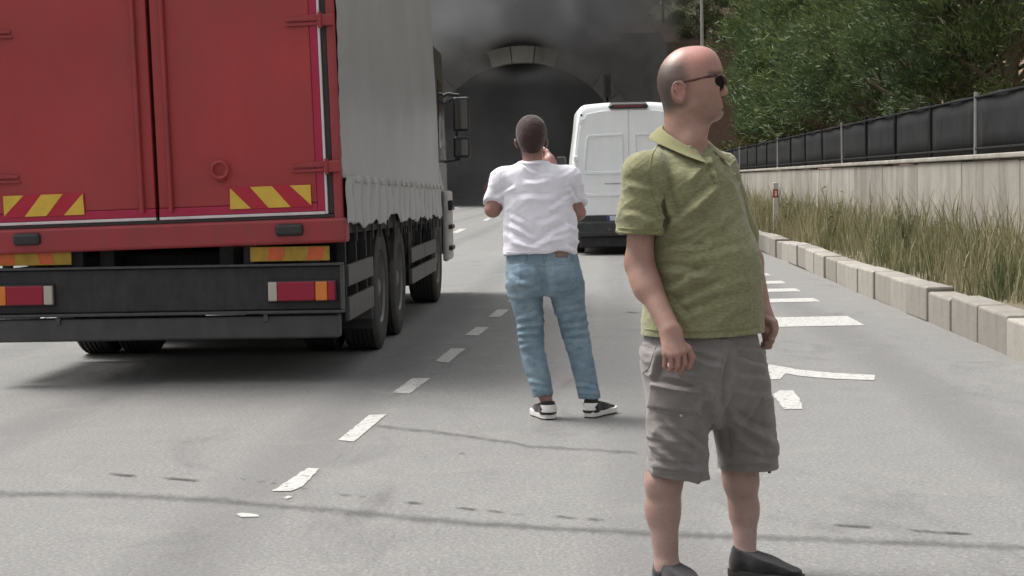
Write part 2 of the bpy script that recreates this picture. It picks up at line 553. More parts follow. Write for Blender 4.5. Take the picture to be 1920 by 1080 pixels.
def m_leaf(name, c_dark, c_light, trans=0.25):
    t = NT(name)
    geo = t.n("ShaderNodeNewGeometry")
    col = t.ramp(geo.outputs['Random Per Island'], [(0.0, c_dark), (0.55, t_mid(c_dark, c_light)), (1.0, c_light)])
    big = t.noise(.8, 4, 0.6, t.coord())
    col = t.mix(t.ramp(big, [(0.45, (0.0,) * 3 + (1,)), (0.7, (0.6,) * 3 + (1,))]), col, c_light)
    col = t.mix(t.ramp(big, [(0.3, (0.7,) * 3 + (1,)), (0.48, (0, 0, 0, 1))]), col, c_dark)
    b = t.n("ShaderNodeBsdfPrincipled"); t.l(col, b.inputs['Base Color']); b.inputs['Roughness'].default_value = 0.6
    b.inputs['Specular IOR Level'].default_value = 0.3
    tr = t.n("ShaderNodeBsdfTranslucent"); t.l(col, tr.inputs[0])
    mx = t.n("ShaderNodeMixShader"); mx.inputs[0].default_value = trans
    t.l(b.outputs[0], mx.inputs[1]); t.l(tr.outputs[0], mx.inputs[2]); t.l(mx.outputs[0], t.out.inputs['Surface'])
    return t.m
def t_mid(a, b): return tuple((x + y) / 2 for x, y in zip(a, b))

M = {}
M['asphalt'] = m_asphalt()
M['paint'] = m_roadpaint()
M['crack'] = paint("crack_dirt", (0.070, 0.069, 0.066, 1), 0.95, 0.3)
M['seam'] = paint("sealed_seam", (0.105, 0.104, 0.10, 1), 0.9, 0.45, 0.5, (0.19, 0.187, 0.18, 1), nscale=9)
M['kerb'] = m_concrete("kerb_concrete", (0.30, 0.28, 0.25, 1), 0.5)
M['wallc'] = m_concrete("wall_concrete", (0.29, 0.27, 0.24, 1), 0.6)
M['portal'] = m_concrete("lit_crown_concrete", (0.44, 0.437, 0.43, 1), 0.35)  # crown of the collar only: daylight falling on it put into the colour
M['soot'] = m_concrete("sooty_concrete", (0.085, 0.085, 0.085, 1), 0.6)
M['soot2'] = m_concrete("half_sooted_concrete", (0.15, 0.149, 0.147, 1), 0.4)
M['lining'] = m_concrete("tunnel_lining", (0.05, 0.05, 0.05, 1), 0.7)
M['soil'] = m_soil("verge_soil", (0.13, 0.11, 0.07, 1), (0.22, 0.19, 0.12, 1), 1.5)
M['earth'] = m_soil("red_earth", (0.105, 0.066, 0.046, 1), (0.17, 0.11, 0.078, 1), 0.35)
M['hillg'] = m_soil("hill_scrub", (0.07, 0.085, 0.035, 1), (0.14, 0.13, 0.07, 1), 0.5)
M['grass'] = m_leaf("dry_grass", (0.07, 0.095, 0.035, 1), (0.36, 0.31, 0.19, 1), 0.3)
M['leaf1'] = m_leaf("foliage_dark", (0.024, 0.048, 0.024, 1), (0.105, 0.145, 0.055, 1))
M['leaf2'] = m_leaf("foliage_mid", (0.034, 0.060, 0.024, 1), (0.15, 0.185, 0.068, 1))
M['leaf3'] = m_leaf("foliage_scrub", (0.06, 0.075, 0.03, 1), (0.17, 0.18, 0.075, 1))
M['bark'] = m_concrete("bark", (0.13, 0.10, 0.075, 1), 0.6)
M['fence'] = paint("fence_dark", (0.018, 0.0185, 0.020, 1), 0.85, 0.3, 0.3, (0.045, 0.043, 0.04, 1))
M['fence'].node_tree.nodes['Principled BSDF'].inputs['Specular IOR Level'].default_value = .1
M['steel'] = paint("galvanised_steel", (0.33, 0.33, 0.33, 1), 0.45, 0.12, metallic=0.6)
M['black'] = paint("black_plastic", (0.022, 0.022, 0.024, 1), 0.5, 0.2)
M['dwhite'] = paint("delineator_white", (0.62, 0.60, 0.57, 1), 0.6, 0.1, 0.4)
M['dred'] = paint("reflector_red", (0.36, 0.03, 0.02, 1), 0.35, 0.1)

HEAD = 0.048            # the road runs this far to the right per metre ahead
def road_x(x0, y):      # lateral line x0 of the right-hand lanes
    return x0 + HEAD * y

# ---- ground, road -------------------------------------------------
ys = [-30, 0, 10, 20, 30, 40, 55, 70, 85, 97, 130, 170]
v = [(-900, -300, -0.03), (900, -300, -0.03), (900, 1500, -0.03), (-900, 1500, -0.03)]
tag(mesh_obj("ground", v, [(0, 1, 2, 3)], M['soil']), kind="structure")
KX = 3.04
rv, rf = [], []
for i, y in enumerate(ys):
    rv += [(-13.5 + 0.03 * y if y < 85 else -6, y, 0.0), (road_x(KX, min(y, 97)), y, 0.0)]
    if i: rf.append((2 * i - 2, 2 * i - 1, 2 * i + 1, 2 * i))
road = tag(mesh_obj("road", rv, rf, M['asphalt']), kind="structure")

def marking(name, pts, z=0.004, mat=None):
    """flat painted patch with slightly worn edges"""
    pts = [Vector((p[0], p[1], z)) for p in pts]
    rng = random.Random(int(abs(pts[0].x * 1000)) + int(pts[0].y * 77))
    out = []
    for i, p in enumerate(pts):
        q = pts[(i + 1) % len(pts)]; n = max(1, int((q - p).length / 0.035))
        n = min(n, 40)
        d = (q - p); nn = Vector((-d.y, d.x, 0)).normalized()
        for k in range(n):
            j = 0 if k == 0 else rng.gauss(0, 0.0028)
            out.append(p + d * (k / n) + nn * j)
    return mesh_obj(name, out, [tuple(range(len(out)))], mat or M['paint'], road)

# lane dashes read off the photograph (corner pixels on the ground plane)
for q in [((510, 922), (577, 879), (599, 880), (566, 914), (545, 922)),
          ((634, 826), (692, 779), (725, 778), (664, 829)),
          ((736, 737), (773, 710), (807, 710), (768, 739)),
          ((816, 678), (846, 654), (873, 654), (840, 681)),
          ((872, 629), (893, 614), (917, 614), (897, 630)),
          ((916, 595), (932, 581), (955, 581), (938, 595)),
          ((951, 566), (964, 555), (984, 555), (971, 566)),
          ((980, 545), (990, 536), (1008, 536), (998, 545)),
          ((846, 437), (862, 429), (875, 429), (858, 437)),
          ((905, 414), (913, 409), (922, 409), (913, 414))]:
    marking("lane_dash", [G(*p) for p in q])
# the old paint left behind the joint
marking("paint_remnant", [G(443, 965), G(455, 963), G(484, 967), G(486, 970), G(452, 971)])
marking("paint_remnant", [G(531, 935), G(540, 931), G(548, 933), G(538, 937)])
# earlier dashes of the same row, towards and behind the camera
for (x, y) in ((-1.30, 4.9), (-1.47, 3.0)):
    marking("lane_dash", [(x - 0.09, y - 0.45), (x + 0.05, y - 0.45), (x + 0.12, y + 0.45), (x - 0.02, y + 0.45)])
# solid edge line along the far left and on the approach to the tunnel
e = [(-5.6 + 0.028 * y, y) for y in (0, 30, 60, 96)]
for i in range(3):
    marking("edge_line", [(e[i][0], e[i][1]), (e[i][0] + .15, e[i][1]), (e[i + 1][0] + .15, e[i + 1][1]), (e[i + 1][0], e[i + 1][1])])
# hatched bars on the right-hand shoulder
for (y0, y1, pxl) in ((515, 519, 1335), (529.5, 534.5, 1335), (544, 550, 1335), (563, 570, 1330), (598, 616, 1335)):
    a, b = G(pxl, y1), G(pxl, y0)
    xr0, xr1 = road_x(2.42, a.y), road_x(2.42, b.y)
    marking("hatch_bar", [a, (xr0, a.y - 0.0), (xr1, b.y), b])
marking("arrow_marking", [G(*p) for p in ((1432, 712), (1440, 684), (1470, 689), (1500, 694), (1560, 700), (1640, 704), (1640, 714), (1560, 711), (1500, 706), (1472, 701), (1463, 712))])
marking("arrow_marking", [G(*p) for p in ((1449, 741), (1462, 733), (1487, 733), (1499, 748), (1506, 768), (1471, 768))])

# construction joint and cracks across the carriageway
def m_soft(name, c, strength, scale):
    t = NT(name); at = t.n("ShaderNodeAttribute"); at.attribute_name = "Edge"
    n = t.noise(scale, 5, .7, t.coord())
    f = t.math('MULTIPLY', at.outputs['Fac'], t.ramp(n, [(.3, (.25,) * 3 + (1,)), (.6, (1, 1, 1, 1))]))
    f = t.math('MULTIPLY', f, strength)
    t.bsdf(c, .95, t.bump(t.noise(58, 4, .75, t.coord()), .7, .006))
    tr = t.n("ShaderNodeBsdfTransparent"); mx = t.n("ShaderNodeMixShader")
    t.l(f, mx.inputs[0]); t.l(tr.outputs[0], mx.inputs[1]); t.l(t.b.outputs[0], mx.inputs[2]); t.l(mx.outputs[0], t.out.inputs['Surface'])
    return t.m
M['seam'] = m_soft("sealed_seam", (0.095, 0.094, 0.091, 1), .55, 7)
M['crack'] = m_soft("crack_dirt", (0.05, 0.049, 0.047, 1), 1.0, 18)
def strip(name, pix, wpx, mat, z, seed=0, jit=1.2):
    """worn band laid on the road, fading out to both sides"""
    rng = random.Random(seed); rows = [[], [], [], [], []]
    off = 0.0
    for i in range(len(pix) - 1):
        (x0, y0), (x1, y1) = pix[i], pix[i + 1]
        n = max(3, int(abs(x1 - x0) / 8))
        for k in range(n + (i == len(pix) - 2)):
            t = k / n; off = off * .75 + rng.gauss(0, jit * .3)
            x = x0 + (x1 - x0) * t; y = y0 + (y1 - y0) * t + off
            w = wpx * (0.7 + 0.6 * rng.random())
            for r, q in zip(rows, (-1, -.4, 0, .4, 1)):
                p = G(x, y + w * q); r.append((p.x, p.y, z))
    n = len(rows[0]); V = sum(rows, []); F = [(r * n + i, (r + 1) * n + i, (r + 1) * n + i + 1, r * n + i + 1) for r in range(4) for i in range(n - 1)]
    o = mesh_obj(name, V, F, mat, road)
    at = o.data.color_attributes.new("Edge", 'FLOAT_COLOR', 'POINT')
    for r, val in enumerate((0, .6, 1, .6, 0)):
        for i in range(n):
            e = min(1, i / 2, (n - 1 - i) / 2) * val
            at.data[r * n + i].color = (e, e, e, 1)
    return o
strip("sealed_joint", [(-60, 925), (200, 928), (430, 941), (620, 958), (880, 982), (1200, 1000), (1520, 1012), (1990, 1030)], 8, M['seam'], 0.003, 1, 1.5)
for i, seg in enumerate([((449, 900), (462, 900)), ((480, 906), (500, 904)), ((505, 909), (520, 907)), ((631, 928), (662, 930)), ((670, 932), (690, 932)),
                         ((752, 943), (798, 945)), ((850, 953), (900, 957)), ((905, 958), (950, 963)), ((960, 965), (985, 966)), ((1035, 970), (1085, 973)), ((1095, 974), (1135, 976)),
                         ((856, 851), (875, 851)), ((1168, 586), (1204, 587)), ((560, 917), (580, 918)), ((200, 890), (260, 893)), ((300, 897), (380, 902)), ((1560, 985), (1640, 990)), ((1700, 995), (1830, 1003))]):
    strip("crack", seg, 2.4 if i != 12 else 1.6, M['crack'], 0.0045, 10 + i)
strip("sealed_joint", [(700, 800), (860, 815), (1000, 838), (1200, 850)], 4, M['seam'], 0.003, 5, 1.5)

# ---- kerb: separate stones ----------------------------------------
kerb = tag(bpy.data.objects.new("kerb", None), kind="structure"); link(kerb)
kme = MB().box(-0.13, 0.13, -0.492, 0.492, -0.02, 0.30)
k0 = kme.build("kerb_stone", M['kerb'], kerb, bevel=0.02)
rng = random.Random(3)
for i in range(78):
    y = 8 + i * 1.0
    k = k0 if i == 0 else k0.copy()
    if i: link(k, kerb)
    k.location = (road_x(KX + 0.13, y) + rng.gauss(0, 0.012), y, rng.gauss(0, 0.012))
    k.rotation_euler = (rng.gauss(0, .004), 0, -math.atan(HEAD) + rng.gauss(0, .006))

# ---- verge --------------------------------------------------------
vv, vf = [], []
ny = 60
cols = [0.24, 0.5, 0.9, 1.3, 1.7, 2.4]
hts = [0.24, 0.28, 0.36, 0.45, 0.52, 0.56]
for i in range(ny):
    y = 2 + i * 1.6
    for c, h in zip(cols, hts):
        vv.append((road_x(KX + c, y), y, h + 0.03 * math.sin(i * 1.7 + c * 9)))
    if i:
        a = (i - 1) * 6
        for j in range(5): vf.append((a + j, a + j + 1, a + 7 + j, a + 6 + j))
tag(mesh_obj("verge", vv, vf, M['soil'], smooth=True), kind="structure")

def blades(n, rng, posf, hmin, hmax, width, lean=0.35):
    V = np.zeros((n, 5, 3)); 
    for i in range(n):
        x, y, z = posf(rng)
        h = rng.uniform(hmin, hmax) * (0.45 + 0.75 * rng.random() ** 2) * (1 + .35 * math.sin(y * 1.9 + x * 2.2) * math.sin(y * .63)); a = rng.uniform(0, 2 * math.pi); l = h * rng.uniform(0.05, lean)
        ux, uy = math.cos(a), math.sin(a); b = rng.uniform(0, 2 * math.pi); wx, wy = math.cos(b) * width, math.sin(b) * width
        V[i] = [(x - wx, y - wy, z), (x + wx, y + wy, z), (x + wx * .8 + ux * l * .4, y + wy * .8 + uy * l * .4, z + h * .6),
                (x - wx * .8 + ux * l * .4, y - wy * .8 + uy * l * .4, z + h * .6), (x + ux * l, y + uy * l, z + h)]
    base = np.arange(n)[:, None] * 5
    F4 = [tuple(r) for r in (base + np.array([0, 1, 2, 3]))]; F3 = [tuple(r) for r in (base + np.array([3, 2, 4]))]
    return V.reshape(-1, 3), F4 + F3
def verge_pos(rng):
    while True:
        y = 14 + 66 * rng.random() ** 1.15; c = rng.uniform(0.27, 1.58)
        if math.sin(y * 2.3 + c * 3) * math.sin(y * .9 - c * 5) + rng.gauss(0, .5) > -.55: break
    return road_x(KX + c, y), y, float(np.interp(c, cols, hts)) - 0.03
gv, gf = blades(20000, random.Random(5), verge_pos, 0.25, 0.75, 0.006, 0.5)
tag(mesh_obj("verge_grass", gv, gf, M['grass']), "tall dry yellow green grass filling the verge behind the kerb", "grass", kind="stuff")

# weeds with leafy stems standing up out of the grass
def weed(x, y, z, h, seed, label):
    rng = random.Random(seed)
    t = thing("weed", label, "plant", (x, y, z), group="weeds in the verge")
    mb = MB(); lv, lf = [], []
    for s in range(5):
        a = rng.uniform(0, 6.28); l = rng.uniform(.05, .25) * h; hh = h * rng.uniform(.6, 1)
        top = Vector((math.cos(a) * l, math.sin(a) * l, hh))
        mb.tube([(0, 0, -.02), top * .5 + Vector((0, 0, .04)), top], [.006, .005, .002], 5)
        for k in range(26):
            u = rng.uniform(.25, 1); p = top * u; b = rng.uniform(0, 6.28); e = rng.uniform(.03, .09)
            d = Vector((math.cos(b), math.sin(b), rng.uniform(-.2, .6))).normalized() * e; w = d.cross(Vector((0, 0, 1))).normalized() * e * .25
            n = len(lv); lv += [p, p + d * .5 + w, p + d, p + d * .5 - w]; lf.append((n, n + 1, n + 2, n + 3))
    mb.build("stem", M['grass'], t)
    mesh_obj("leaves", lv, lf, M['leaf3'], t)
for i, (px, d, h, lb) in enumerate([(1398, 36, .95, "thin leafy weed rising above the dry grass beside the delineator post"), (1478, 30, .7, "low bushy weed in the verge grass close to the kerb end"),
                                (1560, 24, .8, "broad leafy weed growing against the concrete wall"), (1700, 21, .75, "short tangled weed near the wall under the large trees")]):
    X = (px - 960) / FPX * d; weed(X, d, .38, h, 40 + i, lb)

# red and white delineator post
dp = P(1434, 425, 33.0); dp.z = 0.36; dp.x = road_x(KX + .5, 33.0)
dl = thing("delineator_post", "short white delineator post with a red band standing in the grass", "post", dp)
MB().prism([(-.05, -.03, -.05), (.05, -.03, -.05), (.05, .03, -.05), (-.05, .03, -.05)], (0, 0, .62)).build("post_base", M['dwhite'], dl, bevel=.012)
MB().box(-.052, .052, -.033, .033, .58, .74).build("red_band", M['dred'], dl, bevel=.008)
MB().prism([(-.05, -.03, .742), (.05, -.03, .742), (.05, .03, .742), (-.05, .03, .742)], (0, 0, .13)).build("cap", M['dwhite'], dl, bevel=.012)
MB().box(-.022, .022, -.0385, -.032, .61, .71).build("reflector", M['dwhite'], dl, bevel=.004)

# ---- concrete wall with a dark fence on it -------------------------
WX = 4.75
wall = thing("concrete_wall", "low weathered concrete wall streaked with dirt behind the grassy verge", "wall", (road_x(WX, 10), 10, 0), (0, 0, -math.atan(HEAD)))
for i in range(21):
    y = i * 3.0
    o = MB().box(0, .28, y + .012, y + 2.988, -.1, 1.49 + .012 * math.sin(i * 2.1)).build("wall_panel", M['wallc'], wall, bevel=.015)
MB().box(-.04, .32, 0, 63, 1.508, 1.57).build("coping", M['wallc'], wall, bevel=.015)
fence = thing("mesh_fence", "dark sheeted fence with steel posts standing on the concrete wall", "fence", (road_x(WX, 10), 10, 1.57), (0, 0, -math.atan(HEAD)))
rng = random.Random(8)
for i in range(22):
    y = i * 2.9 + .2
    MB().tube([(.14, y, 0), (.14 + rng.gauss(0, .008), y, .80)], .028, 8).build("post", M['fence'] if i % 4 else M['steel'], fence)
    if i < 21:
        n = 9; vs = []
        for k in range(n):
            u = k / (n - 1)
            for z in (.004, .28, .52, .75):
                vs.append((.165 + .012 * math.sin(u * 9 + i) * (z + .3), y + .03 + u * 2.84, z + .012 * math.sin(u * 6.3 + i * 1.3)))
        fs = [(k * 4 + j, (k + 1) * 4 + j, (k + 1) * 4 + j + 1, k * 4 + j + 1) for k in range(n - 1) for j in range(3)]
        o = mesh_obj("fence_panel", vs, fs, M['fence'], fence, smooth=True)
        sd = o.modifiers.new("thick", 'SOLIDIFY'); sd.thickness = .012
for z in (.08, .73):
    MB().tube([(.135, .2, z), (.135, 61.1, z)], .016, 6).build("rail", M['fence'], fence)

# ---- hill and cut slopes -------------------------------------------
TX, TY, TZ, TR = 0.85, 97.0, 2.3, 5.7          # tunnel: centre x, portal y, springing height, radius
def hill_h(x, y):
    xl = -7.5 - max(0, (97 - y)) * 0.08; xr = road_x(WX + 1.2, min(y, 97)) + 0.5
    side = 0.0
    if x > xr: side = min((x - xr) * 0.62, 26 + (x - xr) * .05)
    if x < xl: side = min((xl - x) * 0.8, 26 + (xl - x) * .05)
    yf = 101 - 3.2 * min(1, max(0, (abs(x - .85) - 6.8) / 1.5))
    back = 9.2 + (y - 101) * 0.5 if y > 101 else 9.2 - max(0, yf - y) * 3.2
    h = max(side, min(back, 34 + (y - 101) * .06))
    if h > .05: h += 0.5 * math.sin(x * .7 + y * .31) * math.sin(y * .53 - x * .2) * min(1, h / 3) + .25 * math.sin(x * 2.1 + y * 1.3) * min(1, h / 3)
    return h if h > 0.03 else -0.5
xs = np.concatenate([np.arange(-120, -24, 6), np.arange(-24, 30, 1.0), np.arange(30, 130, 6)])
yy = np.concatenate([np.arange(10, 90, 3.0), np.arange(90, 112, 0.8), np.arange(112, 260, 6)])
hv = [(x, y, hill_h(x, y)) for y in yy for x in xs]
nx = len(xs); hf = []; hm = []
for j in range(len(yy) - 1):
    for i in range(nx - 1):
        cx, cy = (xs[i] + xs[i + 1]) / 2, (yy[j] + yy[j + 1]) / 2
        if abs(cx - TX) < 6.9 and 92 < cy < 101.6: continue
        f = (j * nx + i, j * nx + i + 1, (j + 1) * nx + i + 1, (j + 1) * nx + i)
        if max(hv[a][2] for a in f) < -0.4: continue
        hf.append(f); hm.append(0 if (cx > 4 and cy < 125 and max(hv[a][2] for a in f) < 11 + 1.5 * math.sin(cx)) else 1)
hill = tag(mesh_obj("hillside", hv, hf, [M['earth'], M['hillg']], smooth=True), kind="structure")
hill.data.polygons.foreach_set("material_index", np.array(hm, dtype=np.int32)); hill.data.update()

# ---- tunnel ---------------------------------------------------------
tun = thing("tunnel_portal", "arched concrete tunnel mouth with a pale collar, blackened by smoke", "tunnel", (TX, TY, 0))
def arch(r, n=40, z0=0.0):
    pts = [(-r, z0)] + [(-r, TZ * .5)] + [(-r * math.cos(math.pi * k / n), TZ + r * math.sin(math.pi * k / n)) for k in range(n + 1)] + [(r, TZ * .5), (r, z0)]
    return pts
inn = arch(TR)
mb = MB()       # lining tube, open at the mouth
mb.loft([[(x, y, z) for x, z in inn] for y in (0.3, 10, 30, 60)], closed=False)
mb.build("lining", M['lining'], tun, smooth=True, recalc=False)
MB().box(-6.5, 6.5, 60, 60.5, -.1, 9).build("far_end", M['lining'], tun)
# headwall as a ring of faces from the arch out to a rectangle
def headwall(y0, y1, rin, w, top):
    a = arch(rin); n = len(a); outer = []
    for (x, z) in a:
        ang = math.atan2(z - .0, x); c, s = math.cos(ang), math.sin(ang)
        k = min(w / abs(c) if abs(c) > 1e-6 else 1e9, top / s if s > 1e-6 else 1e9)
        outer.append((c * k, max(0, s * k)))
    v = [(x, y0, z) for x, z in a] + [(x, y0, z) for x, z in outer] + [(x, y1, z) for x, z in a] + [(x, y1, z) for x, z in outer]
    f = []
    for i in range(n - 1):
        f += [(i, i + 1, n + i + 1, n + i), (2 * n + i, 3 * n + i, 3 * n + i + 1, 2 * n + i + 1), (i, 2 * n + i, 2 * n + i + 1, i + 1), (n + i, n + i + 1, 3 * n + i + 1, 3 * n + i)]
    return MB().add(v, f)
headwall(0.35, 0.9, TR + .02, 8.2, 9.6).build("headwall", M['soot2'], tun)
for k in range(15):     # collar cast in segments; light on the crown is painted in by paler concrete
    a0, a1 = math.pi * k / 15 + .004, math.pi * (k + 1) / 15 - .004
    r0, r1 = TR, TR + .95
    ring = []
    for y in (-.45, .34):
        q = [(-r0 * math.cos(a0 + (a1 - a0) * j / 4), y, TZ + r0 * math.sin(a0 + (a1 - a0) * j / 4)) for j in range(5)]
        q += [(-r1 * math.cos(a1 + (a0 - a1) * j / 4), y, TZ + r1 * math.sin(a1 + (a0 - a1) * j / 4)) for j in range(5)]
        ring.append(q)
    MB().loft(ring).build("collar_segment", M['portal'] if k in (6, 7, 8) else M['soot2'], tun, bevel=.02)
for sx in (-1, 1):
    MB().box(sx * TR if sx > 0 else -TR - .95, TR + .95 if sx > 0 else -TR, -.45, .34, 0, TZ - .01).build("collar_leg", M['soot2'], tun, bevel=.02)

# signal box on a post beside the portal
sp = thing("tunnel_signal", "tall black signal box on a post beside the tunnel mouth", "signal", (P(1139, 200, 92.0).x, 92.0, 0))
MB().tube([(0, 0, 0), (0, 0, 7.0)], .07, 8).build("post", M['fence'], sp)
MB().box(-.19, .19, -.28, -.075, 5.75, 7.0).build("signal_box", M['black'], sp, bevel=.03)
for z in (6.05, 6.38, 6.71):
    MB().lathe([(0, .12), (.10, .12), (.10, .10), (.02, .09)], (0, -.28, z), (0, -1, 0), 16).build("lamp_hood", M['black'], sp)
# lamp posts
def lamp_post(px, d, label):
    x = P(px, 40, d).x
    t = thing("street_lamp", label, "lamp post", (x, d, max(0, hill_h(x, d)) - .1), group="street lamps along the cut slope")
    MB().tube([(0, 0, 0), (0, 0, .25)], .16, 10).build("base", M['steel'], t)
    MB().tube([(0, 0, .2), (0, 0, 5), (0, 0, 9.4)], [.085, .07, .05], 10).build("pole", M['steel'], t, smooth=True)
    MB().tube([(0, 0, 9.3), (-.5, -.1, 9.75), (-1.6, -.2, 9.95)], [.045, .04, .035], 8).build("arm", M['steel'], t, smooth=True)
    MB().loft([[(-1.5 - .1 * 0, -.28, 9.9), (-1.5, -.12, 9.9), (-1.5, -.12, 10.0), (-1.5, -.28, 10.0)], [(-2.2, -.34, 9.93), (-2.2, -.06, 9.93), (-2.2, -.1, 10.05), (-2.2, -.3, 10.05)]]).build("lamp_head", M['steel'], t, bevel=.02)
lamp_post(1316, 66.0, "slim grey street lamp on the slope between the trees and the tunnel")

# ---- trees -----------------------------------------------------------
def tree(name, label, cat, loc, h, rad, leafm, seed, nclump=70, per=130, leaf=.13, base=.22, lean=(0, 0), group=None, shape=1.0):
    rng = np.random.default_rng(seed); rr = random.Random(seed)
    t = thing(name, label, cat, loc, group=group)
    tip = Vector((lean[0] * h, lean[1] * h, h))
    mb = MB()
    tr = max(.05, h * .018)
    pts = [Vector((0, 0, -.3)), tip * .3 + Vector((rr.gauss(0, .06), rr.gauss(0, .06), 0)), tip * .6 + Vector((rr.gauss(0, .1), rr.gauss(0, .1), 0)), tip * .94]
    mb.tube(pts, [tr * 1.3, tr, tr * .6, tr * .15], 8)
    cl = []
    for i in range(nclump):
        u = rr.random() ** .8; z = base + (1 - base) * u
        prof = (math.sin(math.pi * min(1, (u * .82 + .18))) ** .7) * shape
        a = rr.uniform(0, 2 * math.pi); rad_i = rad * prof * math.sqrt(rr.uniform(.12, 1.0)) * rr.uniform(.8, 1.12)
        c = tip * z + Vector((math.cos(a) * rad_i, math.sin(a) * rad_i, rr.gauss(0, .1)))
        cl.append((c, rad * rr.uniform(.16, .34)))
        if i % 3 == 0:
            s = tip * max(.12, z - .18); mb.tube([s, (s + c) * .5 + Vector((0, 0, -.08)), c], [tr * .4, tr * .25, tr * .08], 5)
    mb.build("trunk", M['bark'], t, smooth=True)
    n = nclump * per
    C = np.repeat(np.array([list(c) for c, r in cl]), per, 0); Rr = np.repeat(np.array([r for c, r in cl]), per)
    d = rng.normal(size=(n, 3)); d /= np.linalg.norm(d, axis=1)[:, None]
    pos = C + d * (Rr * rng.random(n) ** .45)[:, None] * np.array([1, 1, .75])
    # sprays: leaves point up and outward
    out = pos - np.array(tip) * .4; out[:, 2] *= .3; out /= np.linalg.norm(out, axis=1)[:, None] + 1e-6
    axis = out * .9 + np.array([0, 0, .55]) + rng.normal(size=(n, 3)) * .55
    axis /= np.linalg.norm(axis, axis=1)[:, None]
    side = np.cross(axis, rng.normal(size=(n, 3))); side /= np.linalg.norm(side, axis=1)[:, None] + 1e-6
    L = (leaf * rng.uniform(.6, 1.5, n))[:, None]; W = L * rng.uniform(.05, .12, n)[:, None]
    V = np.stack([pos - side * W * .3, pos + axis * L * .5 - side * W, pos + axis * L, pos + axis * L * .5 + side * W], 1).reshape(-1, 3)
    F = np.arange(n * 4).reshape(-1, 4)
    mesh_obj("crown", V, F, leafm, t)
    return t
TL = ["dense dark evergreen behind the dark fence nearest the tunnel", "tall feathery evergreen leaning over the dark fence",
      "bright green bushy tree pressed against the fence", "large dark tree rising over the concrete wall", "broad feathery tree filling the slope above the wall",
      "pale green tree with loose upright sprays by the fence", "thick spreading evergreen with low branches behind the fence", "tall narrow evergreen standing among broader trees",
      "young rounded tree low behind the wall"]
specs = [(1425, 52, 7.4, 2.1, 'leaf1'), (1372, 60, 7.2, 1.7, 'leaf1'), (1510, 46, 8.2, 2.3, 'leaf2'), (1590, 40, 8.0, 2.4, 'leaf1'), (1690, 35, 8.3, 2.3, 'leaf2'),
         (1470, 57, 9.0, 2.6, 'leaf2'), (1800, 31, 8.0, 2.2, 'leaf1'), (1640, 47, 10.5, 2.3, 'leaf1'), (1900, 29, 7.0, 2.1, 'leaf2')]
for i, (px, d, h, r, lf) in enumerate(specs):
    x = max((px - 960) / FPX * d, road_x(WX + 1.2, d) + .8)
    tree("evergreen_tree", TL[i], "tree", (x, d, max(0, hill_h(x, d)) - .1), h, r, M[lf], 100 + i, 150, int(230 * max(1, (50 / d) ** .8)), .20 * min(1, d / 48), .30, (.05 if i % 2 else -.03, -.02), "trees behind the fence")
# scrub on the hillside above the tunnel
rr = random.Random(77)
k = 0
for (x, y, h) in [(-4.8, 101.6, 5), (-7.5, 101, 5), (-10, 98, 5.5), (-5.5, 104, 5), (-13, 95, 6), (-3, 106, 4), (9.5, 104, 4.5), (11.5, 100, 4), (13.5, 98, 5), (7.5, 106, 5), (15, 92, 5), (12.5, 88, 3.5), (17.5, 86, 5), (5, 109, 4.5), (10, 108, 6), (-9, 107, 6), (0, 110, 5), (19, 78, 5.5), (16, 72, 4.5)]:
    tree("hill_shrub", "leafy green shrub on the hillside left of the tunnel mouth" if x < -4 else ("leafy shrub on the reddish slope right of the tunnel mouth" if x > 8.5 and y < 101.5 else "leafy shrub on the hill directly above the tunnel"), "shrub", (x, y, hill_h(x, y) - .15), h, h * .42, M['leaf3'] if k % 2 else M['leaf2'], 300 + k, 45, 110, .26, .05, (0, 0), "shrubs on the hillside"); k += 1

